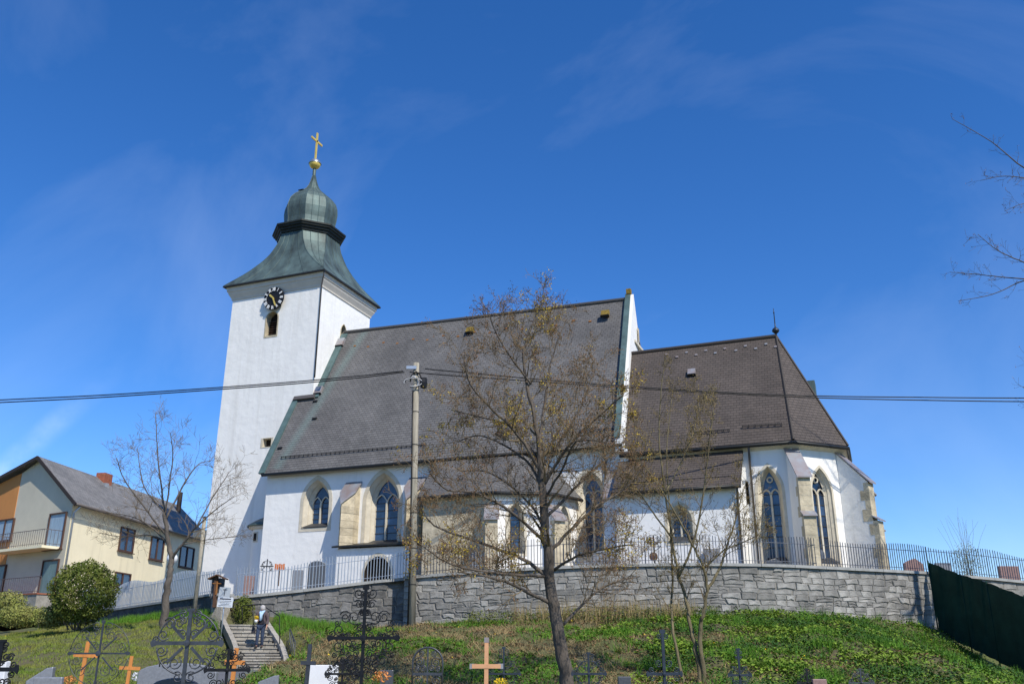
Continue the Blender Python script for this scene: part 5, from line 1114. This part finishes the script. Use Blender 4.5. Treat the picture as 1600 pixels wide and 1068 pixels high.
# ------------------------------------------------------------------ graves
def scroll(c, r, turns, phase, sgn, A_, n=16):
    return [c+A_*(sgn*(r*(1-0.8*t)*math.cos(phase+turns*2*math.pi*t)))+ZUP*(r*(1-0.8*t)*math.sin(phase+turns*2*math.pi*t)) for t in np.linspace(0, 1, n)]
def base_of(c, D): X, _ = to_xd(c); return gp(X, D)
def iron_cross(x, y, D, W, up, label, m='iron', style='scroll', ring_=0.0, yaw=0.0, rays=False, t=0.02, name='iron_grave_cross'):
    """W: half width of the arms, up: height of the top above the crossing (metres)"""
    c = dep(x, y, D); b = base_of(c, D); root = thing(name, tuple(b), label, 'grave cross', 'wrought-iron grave crosses')
    A_ = (RGT*math.cos(yaw)+FWD*math.sin(yaw)).normalized(); N_ = A_.cross(ZUP)
    g = MB(); g.box(b+Vector((0, 0, 0.1)), (0.34, 0.28, 0.3), A_, N_); g.build('base', M['granite_grey'], root)
    g = MB(); g.bar(Vector((c.x, c.y, b.z+0.2)), c+ZUP*up, t*2.2, t*1.4, up=N_); g.bar(c+ZUP*(up*0.93), c+ZUP*(up*1.02), t*4.5, t*1.5, up=N_); g.build('shaft', M[m], root)
    g = MB(); g.bar(c-A_*W, c+A_*W, t*2.2, t*1.6, up=N_)
    for s_ in (-1, 1): g.prism([c+A_*(s_*W*0.86)+ZUP*t, c+A_*(s_*W*1.0)+ZUP*t*2.4, c+A_*(s_*W*1.06), c+A_*(s_*W*1.0)-ZUP*t*2.4, c+A_*(s_*W*0.86)-ZUP*t], N_*t)
    g.build('crossbar', M[m], root)
    if rays:
        g = MB()
        for sx in (-1, 1):
            for sz in (-1, 1): g.bar(c+A_*(sx*W*0.12)+ZUP*(sz*W*0.12), c+A_*(sx*W*0.52)+ZUP*(sz*W*0.52), t*1.6, t, up=N_)
        g.build('ray', M[m], root)
    rt = t*0.42
    def sc(cx, cz, r, turns, ph):
        for s_ in (-1, 1):
            g = MB(); g.tube(scroll(c+A_*(s_*cx)+ZUP*cz, r, turns, ph, s_, A_), rt, 5); g.build('scroll', M[m], root, True)
    sc(W*0.30, W*0.55, W*0.2, 1.5, -2.2); sc(W*0.30, -W*0.55, W*0.2, 1.5, 2.2); sc(W*0.72, W*0.22, W*0.17, 1.5, 3.6); sc(W*0.72, -W*0.22, W*0.17, 1.5, 2.6); sc(W*0.2, up*0.86, W*0.15, 1.4, -2.6)
    if style in ('rich', 'ring', 'dense'): sc(W*0.55, W*0.55, W*0.19, 1.6, 0.4); sc(W*0.55, -W*0.58, W*0.19, 1.6, -0.4); sc(W*0.16, W*0.26, W*0.12, 1.4, 0); sc(W*0.18, -W*0.95, W*0.17, 1.5, 1.0); sc(W*0.9, W*0.1, W*0.1, 1.3, 0); sc(W*0.2, up*0.65, W*0.13, 1.4, 0.5)
    if style == 'dense':
        rd = random.Random(int(x))
        for k in range(13): sc(W*rd.uniform(0.08, 0.9), W*rd.uniform(-0.45, 0.5), W*rd.uniform(0.07, 0.13), 1.5, rd.uniform(0, 6))
        for k in range(7): q = rd.uniform(0.35, 1.0); sc(W*0.09, up*q, W*rd.uniform(0.06, 0.1), 1.4, rd.uniform(0, 6))
        for k in range(8): sc(W*rd.uniform(0.1, 0.42), -W*rd.uniform(0.4, 1.5), W*rd.uniform(0.07, 0.13), 1.5, rd.uniform(0, 6))
    if ring_:
        for k in range(4):
            a0 = math.radians(90*k+8); g = MB(); g.tube([c+A_*(ring_*math.cos(a0+q))+ZUP*(ring_*math.sin(a0+q)) for q in np.linspace(0, math.radians(74), 12)], rt*1.2, 5); g.build('ring_arc', M[m], root, True)
    g = MB(); g.lathe(Vector((0, 0, 0)), [(0.001, 0.0), (W*0.09, 0.0), (W*0.09, 0.02), (0.001, 0.025)], 14); R3 = Matrix.Translation(c-FWD*0.03) @ Matrix((tuple(A_)+(0,), tuple(ZUP)+(0,), tuple(-FWD)+(0,), (0, 0, 0, 1))).transposed(); g.v = [tuple(R3 @ Vector(v)) for v in g.v]; g.build('medallion', M[m], root)
    return root
iron_cross(293, 1004, 14.0, 0.50, 0.48, 'large grey wrought-iron grave cross with flared arms and rays, left of the steps', 'iron_grey', 'rich', 0.44, 0.08, True, 0.024)
iron_cross(155, 1020, 16.0, 0.50, 0.52, 'delicate round wrought-iron grave cross of thin scrolls before the orange wooden cross', 'iron_grey', 'ring', 0.50, 0.0, True, 0.013)
iron_cross(-4, 1045, 12.5, 0.27, 0.36, 'dark iron grave cross cut off by the left edge', 'iron', 'rich', 0.0, 0.0, False, 0.024)
iron_cross(355, 1046, 16.0, 0.36, 0.33, 'black scrolled grave cross right of the large grey iron cross', 'iron', 'rich', 0.0, 0.15, False, 0.022)
iron_cross(568, 996, 14.0, 0.53, 0.74, 'tallest black wrought-iron grave cross, dense with scrolls, before the dark stone wall', 'iron', 'dense', 0.0, -0.15, False, 0.02)
iron_cross(535, 1052, 17.0, 0.30, 0.24, 'small black scrolled grave cross beside the white headstone', 'iron', 'dense', 0.0, 0.1, False, 0.017)
iron_cross(787, 1052, 21.0, 0.36, 0.55, 'thin dark grave cross right behind the pale wooden cross', 'iron_blue', 'rich', 0.0, 0.1, False, 0.018)
iron_cross(920, 1052, 20.0, 0.36, 0.42, 'dark bluish scrolled grave cross just right of the maple trunk', 'iron_blue', 'ring', 0.26, 0.1, False, 0.02)
iron_cross(1038, 1052, 19.0, 0.36, 0.82, 'tall plain dark grave cross before the multi-stemmed tree', 'iron_blue', 'scroll', 0.0, 0.2, False, 0.026)
iron_cross(1156, 1054, 20.0, 0.24, 0.52, 'slender dark grave cross before the ground cover, right of the thin tree', 'iron_blue', 'ring', 0.0, 0.0, False, 0.02)
iron_cross(1262, 1066, 20.0, 0.22, 0.28, 'small dark scrolled grave cross low at the bottom beside a stone slab', 'iron', 'rich', 0.16, 0.0, False, 0.016)
iron_cross(1346, 1066, 20.0, 0.26, 0.28, 'small pale-grey openwork grave cross, rightmost at the bottom', 'iron_grey', 'ring', 0.2, 0.0, False, 0.014)
# plain grey steel cross by the white headstone
def plain_cross(x, y, D, W, up, label, m, w, d, capm=None, lean=0.0, name='wooden_grave_cross', grp='wooden grave crosses'):
    c = dep(x, y, D); b = base_of(c, D); root = thing(name, tuple(b), label, 'grave cross', grp); U_ = (ZUP+RGT*lean).normalized(); A_ = (RGT-ZUP*lean).normalized()
    g = MB(); g.bar(c-U_*((c.z-b.z)+0.1), c+U_*up, w, d, up=FWD); g.build('post', M[m], root)
    g = MB(); g.bar(c-A_*W-FWD*0.01, c+A_*W-FWD*0.01, w*1.02, d*1.02, up=FWD); g.build('crossbar', M[m], root)
    if capm:
        for q in (c-A_*W, c+A_*W, c+U_*up): g = MB(); g.box(q, (w*1.2, d*1.2, w*1.2) if q is not None else 0, A_, FWD, U_); g.build('end_cap', M[capm], root)
    return root
plain_cross(760, 1040, 20.0, 0.30, 0.52, 'pale wooden grave cross with metal-capped ends, centre bottom', 'pale_wood', 0.085, 0.05, 'lead_cap')
plain_cross(134, 1023, 24.0, 0.30, 0.33, 'bright orange wooden grave cross behind the round scrolled iron cross', 'orange_wood', 0.09, 0.04, None, 0.05)
plain_cross(203, 1043, 25.0, 0.27, 0.30, 'small orange wooden grave cross beside the dark headstone', 'orange_wood', 0.08, 0.04, None, 0.04)
plain_cross(367, 1034, 21.0, 0.22, 0.30, 'orange wooden grave cross behind the black scrolled cross', 'orange_wood', 0.09, 0.04, None, 0.04)
plain_cross(482, 1035, 18.0, 0.14, 0.34, 'plain grey metal grave cross left of the white headstone', 'iron_grey', 0.07, 0.06, None, 0.03, 'metal_grave_cross', 'metal grave crosses')
# arched iron grille
c = dep(668, 1045, 18.0); b = base_of(c, 18.0); root = thing('arched_iron_grave_marker', tuple(b), 'arched iron grave marker filled with spirals, left of the pale wooden cross', 'grave marker')
W = 0.28; arc = [c+RGT*(-W)+ZUP*(-0.5)]+[c+RGT*(W*math.cos(a))+ZUP*(0.12+0.27*math.sin(a)) for a in np.linspace(math.pi, 0, 14)]+[c+RGT*W+ZUP*(-0.5)]
g = MB(); g.tube(arc, 0.018, 6); g.tube([Vector((arc[0].x, arc[0].y, b.z)), arc[0]], 0.018, 6); g.tube([Vector((arc[-1].x, arc[-1].y, b.z)), arc[-1]], 0.018, 6); g.build('arch_frame', M['iron_grey'], root, True)
g = MB(); g.bar(c+ZUP*0.38, c-ZUP*0.6, 0.03, 0.02, up=FWD); g.bar(c-RGT*W-ZUP*0.08, c+RGT*W-ZUP*0.08, 0.05, 0.03, up=FWD); g.build('bars', M['iron_grey'], root)
for cx, cz, r in ((0.15, 0.12, 0.10), (0.12, 0.27, 0.06), (0.17, -0.2, 0.10), (0.08, 0.02, 0.06), (0.2, 0.0, 0.05)):
    for s_ in (-1, 1): g = MB(); g.tube(scroll(c+RGT*(s_*cx)+ZUP*cz, r, 1.8, 0.5, s_, RGT, 20), 0.010, 5); g.build('scroll', M['iron_grey'], root, True)
# headstones
def headstone(x0, x1, yt, D, m, label, shape='flat', th=0.14, yaw=0.0, bottom=None, grp='headstones in the lower cemetery'):
    a, b_ = dep(x0, yt, D), dep(x1, yt, D); w = (b_-a).length; c = (a+b_)/2; b = base_of(c, D) if bottom is None else Vector((c.x, c.y, bottom)); h = c.z-b.z+0.1
    A_ = (RGT*math.cos(yaw)+FWD*math.sin(yaw)); N_ = A_.cross(ZUP); root = thing('headstone', tuple(b), label, 'headstone', grp)
    if shape == 'flat': o = [(-w/2, 0), (w/2, 0), (w/2, h), (-w/2, h)]
    elif shape == 'arch': o = [(-w/2, 0), (w/2, 0), (w/2, h*0.86)]+[(w/2*math.cos(q), h*0.86+h*0.14*math.sin(q)) for q in np.linspace(0.3, math.pi-0.3, 8)]+[(-w/2, h*0.86)]
    elif shape == 'slant': o = [(-w/2, 0), (w/2, 0), (w/2, h), (w*0.25, h*0.985), (-w/2, h*0.80)]
    else: o = [(-w/2, 0), (w/2, 0), (w*0.46, h*0.8), (w*0.1, h), (-w*0.2, h*0.93), (-w*0.48, h*0.82)]
    g = MB(); g.prism([b+A_*p+ZUP*(q-0.1)-N_*th/2 for p, q in o], N_*th); st = g.build('slab', M[m], root)
    md = st.modifiers.new('bevel', 'BEVEL'); md.width = 0.015; md.segments = 2
    g = MB(); g.box(b+Vector((0, 0, 0.0)), (w*1.15, th*2, 0.18), A_, N_); g.build('plinth', M[m], root); return root
headstone(48, 84, 1041, 15, 'granite_grey', 'light grey headstone with slanted top, second row at the far left', 'slant', 0.2, 0.25)
headstone(56, 98, 1057, 14, 'granite_grey', 'lower grey headstone in front of the slanted one', 'flat', 0.12, 0.2)
headstone(2, 14, 1032, 16, 'marble', 'white headstone behind the iron cross at the left edge', 'flat', 0.15, 0.0)
headstone(222, 340, 1035, 17, 'granite_grey', 'broad blue-grey headstone behind the large grey iron cross', 'arch', 0.2, 0.1)
headstone(240, 312, 1058, 14.5, 'granite_dark', 'low dark rounded headstone in front of the broad blue-grey one', 'arch', 0.15, 0.0)
headstone(405, 436, 1054, 22, 'granite_grey', 'small grey headstone at the foot of the steps', 'slant', 0.15, 0.1)
headstone(484, 529, 1038, 20, 'marble', 'plain white headstone left of the tall black iron cross', 'flat', 0.15, 0.1)
headstone(594, 615, 1046, 19, 'granite_dark', 'narrow dark headstone right of the tall black iron cross', 'flat', 0.14, 0.0)
headstone(965, 985, 1056, 21, 'granite_dark', 'small dark headstone between two bluish crosses', 'flat', 0.14, 0.0)
headstone(1268, 1290, 1060, 20, 'granite_red', 'small reddish stone slab beside the small scrolled cross', 'flat', 0.14, 0.0)
GB = 'graves behind the fence'
for x0, x1, yt, D, m, sh, lab in ((1100, 1126, 856, 44.5, 'granite_grey', 'flat', 'grey headstone behind the fence before the sacristy corner'), (1253, 1287, 857, 45.6, 'granite_grey', 'arch', 'blue-grey headstone behind the fence under the right apse window'), (1304, 1330, 864, 46.2, 'granite_dark', 'flat', 'dark headstone behind the fence beside the apse buttress'), (1358, 1388, 868, 48.5, 'granite_dark', 'flat', 'wide dark headstone behind the fence right of the apse'), (1409, 1442, 872, 50.0, 'granite_red', 'rough', 'rough reddish boulder headstone behind the fence right of the church'), (1460, 1484, 879, 48.5, 'granite_grey', 'flat', 'grey headstone just visible above the green screen'), (1558, 1590, 884, 49.5, 'granite_red', 'flat', 'brownish headstone behind the fence at the right edge'),
                                  (458, 474, 890, 45.6, 'granite_grey', 'flat', 'pale grey headstone behind the fence below the first nave window'), (483, 510, 876, 45.4, 'granite_dark', 'arch', 'large dark arched headstone behind the fence left of the lean-to'), (383, 398, 899, 46.0, 'granite_red', 'flat', 'small brownish headstone behind the fence near the gate'), (735, 752, 862, 43.3, 'granite_grey', 'arch', 'small headstone behind the fence before the ochre chapel wall'), (925, 960, 860, 43.6, 'granite_grey', 'flat', 'grey stone grave marker under the third nave window'), (1195, 1222, 872, 44.2, 'granite_dark', 'rough', 'low dark stone under the tall south apse window')):
    X = to_xd(dep((x0+x1)/2, yt, D))[0]; headstone(x0, x1, yt, D, m, lab, sh, 0.2, 0.1, up_z(X)-0.12, GB)
def yard_cross(x, y, D, W, up, label, ring_):
    c = dep(x, y, D); X = to_xd(c)[0]; b = Vector((c.x, c.y, up_z(X)-0.1)); root = thing('iron_grave_cross', tuple(b), label, 'grave cross', GB); g = MB(); g.bar(b, c+ZUP*up, 0.045, 0.03, up=FWD); g.build('shaft', M['iron'], root); g = MB(); g.bar(c-RGT*W, c+RGT*W, 0.045, 0.03, up=FWD); g.build('crossbar', M['iron'], root)
    for k in range(4):
        a0 = math.radians(90*k+10); g = MB(); g.tube([c+RGT*(ring_*math.cos(a0+q))+ZUP*(ring_*math.sin(a0+q)) for q in np.linspace(0, 1.22, 8)], 0.014, 4); g.build('ring_arc', M['iron'], root)
        for s_ in (-1, 1):
            g = MB(); cc = c+RGT*(s_*W*(0.45+0.25*(k % 2)))+ZUP*(W*(0.55-0.35*k)); g.tube(scroll(cc, W*0.18, 1.5, k, s_, RGT, 12), 0.012, 4); g.build('scroll', M['iron'], root)
    return root
yard_cross(417, 884, 45.0, 0.32, 0.34, 'black ornate grave cross behind the fence at the nave corner', 0.26)
r_ = yard_cross(1021, 847, 43.0, 0.36, 0.36, 'black ringed grave cross with a round brown plaque in front of the sacristy wall', 0.36)
g = MB(); c = dep(1021, 869, 42.95); g.lathe(Vector((0, 0, 0)), [(0.001, 0), (0.2, 0), (0.2, 0.03), (0.001, 0.03)], 18); R3 = Matrix.Translation(c) @ Matrix((tuple(RGT)+(0,), tuple(ZUP)+(0,), tuple(-FWD)+(0,), (0, 0, 0, 1))).transposed(); g.v = [tuple(R3 @ Vector(v)) for v in g.v]; g.build('plaque', M['brown_wood'], r_)
c = dep(437, 885, 45.2); ob = thing('orange_grave_board', (c.x, c.y, c.z-0.9), 'orange fringed board on a post behind the fence', 'grave board'); g = MB()
for k in range(5): g.box(c+RGT*(0.1*(k-2)), (0.075, 0.04, 0.30-0.05*(k % 2)), RGT, FWD); g.build('slat', M['box_orange'], ob); g = MB()
g.bar(c-ZUP*0.9, c, 0.05, 0.05); g.build('post', M['brown_wood'], ob)
# flowers on the graves
for x, y, D, m, lab in ((215, 1056, 22, 'marble', 'white grave flowers by the small orange cross'), (108, 1062, 20, 'orange_wood', 'orange grave flower by the slanted headstone'), (783, 1066, 19.5, 'yellow_flower', 'yellow flowers by the pale wooden cross'), (595, 1056, 16, 'orange_wood', 'rust-coloured wreath at the foot of the tall black cross')):
    c = dep(x, y, D); f_ = thing('grave_flowers', (c.x, c.y, base_of(c, D).z), lab, 'flowers'); stems_fan(f_, Vector((c.x, c.y, c.z-0.25)), 8, 0.35, 0.25, 'grass_fresh', 0.006, int(x)); leaf_cloud('petals', c, 0.14, 0.12, 0.09, 160, 0.025, m, f_, int(x), 0.2)

# ------------------------------------------------------------------ gate shrine, sign, poles, lamp
c = dep(338, 925, 43.3); root = thing('wayside_shrine', tuple(dep(338, 945, 43.3)), 'small brown roofed wooden shrine at the gate', 'shrine')
g = MB(); g.bar(dep(335, 948, 43.3), dep(339, 897, 43.3), 0.16, 0.14); g.build('post', M['brown_wood'], root)
p = dep(341, 899, 43.3)
for s_ in (-1, 1): g = MB(); g.box(p+RGT*(s_*0.2)+ZUP*(-0.06), (0.46, 0.5, 0.05), (RGT-ZUP*(s_*0.45)).normalized(), FWD, (ZUP+RGT*(s_*0.45)).normalized()); g.build('roof_board', M['brown_wood'], root)
g = MB(); g.box(p-ZUP*0.55+FWD*0.1, (0.6, 0.06, 0.9), RGT, FWD); g.build('back_board', M['iron_grey'], root)
g = MB(); g.tube([p-ZUP*0.25-FWD*0.06, p-ZUP*0.85-FWD*0.06], 0.05, 6); g.tube([p-ZUP*0.35-RGT*0.2-FWD*0.06, p-ZUP*0.35+RGT*0.2-FWD*0.06], 0.03, 6); g.build('crucifix', M['rust'], root)
D = 41.0; root = thing('cemetery_sign', tuple(gp(*to_xd(dep(346, 985, D)))), 'white notice sign on a thin post beside the steps', 'sign')
b = gp(*to_xd(dep(346, 985, D))); g = MB(); g.tube([b-ZUP*0.2, Vector((b.x, b.y, dep(352, 918, D).z))], 0.028, 8); g.build('post', M['galvanised'], root, True)
def board(x0, y0, x1, y1, m, nm):
    c = dep((x0+x1)/2, (y0+y1)/2, D)-FWD*0.06; w = (dep(x1, y0, D)-dep(x0, y0, D)).length; h = dep(x0, y0, D).z-dep(x0, y1, D).z; Ar = (RGT-ZUP*0.05).normalized(); Ur = (ZUP+RGT*0.05).normalized()
    g = MB(); g.box(c, (w, 0.02, h), Ar, FWD, Ur); return g.build(nm, M[m], root), c, w, h, Ar, Ur
o, c, w, h, Ar, Ur = board(343, 917, 360.5, 932.5, 'sign_grey', 'upper_board'); g = MB(); g.box(c-FWD*0.013, (0.03, 0.006, h*0.7), Ar, FWD, Ur); g.box(c-FWD*0.013+Ur*h*0.25, (w*0.35, 0.006, 0.03), Ar, FWD, Ur); g.build('pictogram', M['sign_ink'], o)
o, c, w, h, Ar, Ur = board(340.5, 932.5, 364.5, 948, 'sign_white', 'lower_board')
g = MB(); g.box(c-FWD*0.013+Ur*h*0.33, (w*0.72, 0.006, 0.05), Ar, FWD, Ur)
for k in range(4): g.box(c-FWD*0.013+Ur*h*(0.12-0.15*k), (w*(0.8-0.1*(k % 3)), 0.006, 0.014), Ar, FWD, Ur)
g.build('lettering', M['sign_ink'], o)
b = gp(*to_xd(dep(303, 960, 42.0))); t_ = dep(318, 808, 42.0); root = thing('wooden_lane_pole', tuple(b), 'slim grey wooden pole beside the lane fence', 'pole'); g = MB(); g.tube([b-ZUP*0.3, Vector((b.x, b.y, t_.z))], [0.10, 0.085], 10); g.build('shaft', M['pole_wood'], root, True); g = MB(); g.lathe(Vector((b.x, b.y, t_.z)), [(0.1, -0.03), (0.11, 0.0), (0.02, 0.06)], 10); g.build('cap', M['iron_grey'], root)
c = dep(269, 872, 47.5); root = thing('globe_lamp', (c.x, c.y, 4.0), 'white globe street lamp behind the bare tree', 'street lamp'); g = MB(); g.tube([Vector((c.x, c.y, 3.9)), c-ZUP*0.25], 0.045, 8); g.build('post', M['iron_grey'], root, True); g = MB(); g.lathe(c, [(0.02, -0.27)]+[(0.27*math.cos(a), 0.27*math.sin(a)) for a in np.linspace(-1.3, 1.55, 12)], 18); g.build('globe', M['globe'], root, True); g = MB(); g.lathe(c, [(0.12, -0.32), (0.12, -0.24)], 10); g.build('collar', M['iron_grey'], root)

# ------------------------------------------------------------------ the person on the steps
pD = 39.5; pb_ = st_at(pD-0.05); pb_ = Vector((dep(404.5, 1018, pD).x, dep(404.5, 1018, pD).y, 0)); 
i_ = int((pD-STD[0])/((STD[2]-STD[0])/nst)); D1_ = STD[0]+(STD[2]-STD[0])*(i_+1)/nst; pb_.z = st_at(D1_).z
person = thing('person', tuple(pb_), 'grey-haired person in jeans, brown jacket and light blue scarf walking down the steps with flowers', 'person')
PX, PY = RGT, -FWD      # image right, towards the camera
def Lp(x, y, z): return pb_+PX*x+PY*y+ZUP*z
def skin(name, verts, edges, radii, m, parent, sub=2):
    me = bpy.data.meshes.new(name); me.from_pydata([tuple(v) for v in verts], edges, []); o = bpy.data.objects.new(name, me); col.objects.link(o)
    md = o.modifiers.new('skin', 'SKIN'); md.use_smooth_shade = True
    lay = me.skin_vertices[0] if len(me.skin_vertices) else None
    if lay:
        for i, r in enumerate(radii): lay.data[i].radius = (r, r) if not hasattr(r, '__len__') else r
        lay.data[0].use_root = True
    s_ = o.modifiers.new('sub', 'SUBSURF'); s_.levels = sub; s_.render_levels = sub
    dg = bpy.context.evaluated_depsgraph_get(); me2 = bpy.data.meshes.new_from_object(o.evaluated_get(dg)); bpy.data.objects.remove(o)
    me2.materials.clear(); return link(name, me2, M[m], parent)
J = {'pel': (0, 0, .93), 'sp': (0, .02, 1.12), 'ch': (0, .03, 1.33), 'nk': (.01, .05, 1.47), 'hd': (.02, .085, 1.57), 'tp': (.02, .08, 1.67), 'nose': (.035, .175, 1.565),
     'sR': (-.17, .02, 1.40), 'eR': (-.25, .0, 1.14), 'wR': (-.17, .22, 1.08), 'hR': (-.13, .29, 1.10), 'sL': (.17, .02, 1.40), 'eL': (.26, -.04, 1.13), 'wL': (.25, .05, .89), 'hL': (.25, .08, .81),
     'pR': (-.09, 0, .88), 'kR': (-.09, .12, .50), 'aR': (-.10, .10, .09), 'tR': (-.11, .24, .035), 'pL': (.09, 0, .88), 'kL': (.09, .03, .49), 'aL': (.08, -.06, .09), 'tL': (.10, .08, .035)}
R0 = {'pel': .13, 'sp': .12, 'ch': .135, 'nk': .055, 'hd': .088, 'tp': .075, 'nose': .016, 'sR': .06, 'eR': .043, 'wR': .03, 'hR': .034, 'sL': .06, 'eL': .043, 'wL': .03, 'hL': .034, 'pR': .085, 'kR': .058, 'aR': .04, 'tR': .033, 'pL': .085, 'kL': .058, 'aL': .04, 'tL': .033}
E0 = [('pel', 'sp'), ('sp', 'ch'), ('ch', 'nk'), ('nk', 'hd'), ('hd', 'tp'), ('hd', 'nose'), ('ch', 'sR'), ('sR', 'eR'), ('eR', 'wR'), ('wR', 'hR'), ('ch', 'sL'), ('sL', 'eL'), ('eL', 'wL'), ('wL', 'hL'), ('pel', 'pR'), ('pR', 'kR'), ('kR', 'aR'), ('aR', 'tR'), ('pel', 'pL'), ('pL', 'kL'), ('kL', 'aL'), ('aL', 'tL')]
names = list(J)
vv = [Lp(*J[n]) for n in names]; ee = [(names.index(a), names.index(b)) for a, b in E0]; rr2 = [R0[n] for n in names]
def fingers(h, dirv, sidev, palm):
    for k, (off, ln) in enumerate(((-.03, .06), (-.01, .075), (.01, .07), (.03, .055))):
        a = len(vv); p0 = Lp(*h)+sidev*off+dirv*.03; vv.append(p0); vv.append(p0+dirv*ln*.55+palm*.012); vv.append(p0+dirv*ln*.85+palm*.04); rr2.extend([.010, .009, .008]); ee.extend([(names.index('hR') if h == J['hR'] else names.index('hL'), a), (a, a+1), (a+1, a+2)])
    a = len(vv); p0 = Lp(*h)+sidev*.035-dirv*.005; vv.append(p0); vv.append(p0+sidev*.02+dirv*.03+palm*.015); rr2.extend([.011, .009]); ee.extend([(names.index('hR') if h == J['hR'] else names.index('hL'), a), (a, a+1)])
fingers(J['hR'], (PY*0.7+PX*0.7).normalized(), ZUP, PX); fingers(J['hL'], -ZUP, PY, -PX)
skin('body', vv, ee, rr2, 'skin', person, 1)
def sub_skin(name, keys, m, add, over={}, sub=2, extra=None):
    ks = list(keys); V2 = [Lp(*(over[k][0] if k in over else J[k])) for k in ks]; E2 = [(ks.index(a), ks.index(b)) for a, b in E0 if a in ks and b in ks]; R2 = [(over[k][1] if k in over else R0[k]+add) for k in ks]
    return skin(name, V2, E2, R2, m, person, sub)
sub_skin('jeans', ['pel', 'pR', 'kR', 'aR', 'pL', 'kL', 'aL'], 'jeans', .022, {'pel': ((0, 0, .95), .15)})
sub_skin('sweater', ['sp', 'ch', 'nk', 'pel'], 'sweater', .022, {'nk': ((.01, .05, 1.43), .07), 'pel': ((0, .01, .98), .15)})
sub_skin('jacket', ['ch', 'sp', 'pel', 'sL', 'eL', 'wL', 'sR', 'eR', 'wR'], 'jacket', .028, {'ch': ((.03, -.005, 1.34), .15), 'sp': ((.04, -.035, 1.13), .15), 'pel': ((.05, -.05, .9), .155), 'wL': ((.252, .04, .92), .052), 'wR': ((-.19, .19, 1.09), .048)})
g = MB(); g.tube([Lp(-.06, .13, 1.43), Lp(-.01, .175, 1.36), Lp(.0, .185, 1.22), Lp(-.01, .18, 1.08)], [.05, .06, .055, .05], 8); g.tube([Lp(.09, .06, 1.47), Lp(.06, .16, 1.42), Lp(.02, .185, 1.3), Lp(.03, .185, 1.12)], [.05, .055, .05, .045], 8); g.tube([Lp(-.07, .02, 1.47), Lp(0, -.03, 1.49), Lp(.09, .02, 1.48), Lp(.07, .12, 1.45), Lp(-.05, .12, 1.44)], .045, 8); g.build('scarf', M['scarf'], person, True)
g = MB(); g.lathe(Lp(.02, .065, 1.60), [(.105, -.06), (.112, -.01), (.106, .05), (.075, .10), (.02, .125)], 14); g.build('hair', M['hair'], person, True)
for s_ in (-1, 1):
    k = 'R' if s_ < 0 else 'L'; a = J['a'+k]; t = J['t'+k]; g = MB(); g.tube([Lp(a[0], a[1]-.05, .05), Lp(a[0], a[1]+.03, .055), Lp((a[0]+t[0])/2, (a[1]+t[1])/2+.04, .045), Lp(t[0], t[1]+.03, .035)], [.045, .052, .048, .03], 8); g.build('shoe', M['shoe'], person, True)
    g = MB(); e = Lp(.02+s_*.034, .160, 1.59); g.lathe(e, [(.002, -.011), (.011, 0), (.002, .011)], 8); g.build('eye', M['sweater'], person, True)
    g = MB(); e = Lp(.02+s_*.094, .075, 1.57); g.lathe(e, [(.004, -.032), (.018, 0), (.004, .034)], 8); g.build('ear', M['skin'], person, True)
g = MB(); g.box(Lp(.028, .168, 1.515), (.05, .012, .012), PX, PY); g.build('mouth', M['rust'], person)
hb = thing('handbag', tuple(Lp(-.30, .06, .70)), 'black handbag hanging at the side of the walking person', 'handbag'); g = MB(); g.prism([Lp(-.36, .14, .60), Lp(-.20, .14, .60), Lp(-.22, .12, .80), Lp(-.34, .12, .80)], -PY*.11); g.build('bag_body', M['bag'], hb); g = MB(); g.tube([Lp(-.33, .07, .80), Lp(-.29, .05, 1.0), Lp(-.25, .04, 1.14), Lp(-.24, .08, 1.0), Lp(-.23, .09, .80)], .009, 5); g.build('strap', M['bag'], hb)
fl = thing('potted_flowers', tuple(Lp(-.14, .34, 1.0)), 'yellow flowers in a white pot held by the walking person', 'flowers'); g = MB(); g.lathe(Lp(-.14, .345, 1.0), [(.02, 0), (.05, 0), (.068, .12), (.06, .12)], 12); g.build('pot', M['marble'], fl, True); leaf_cloud('petals', Lp(-.13, .35, 1.2), .09, .08, .08, 260, .02, 'yellow_flower', fl, 3, 0.1)
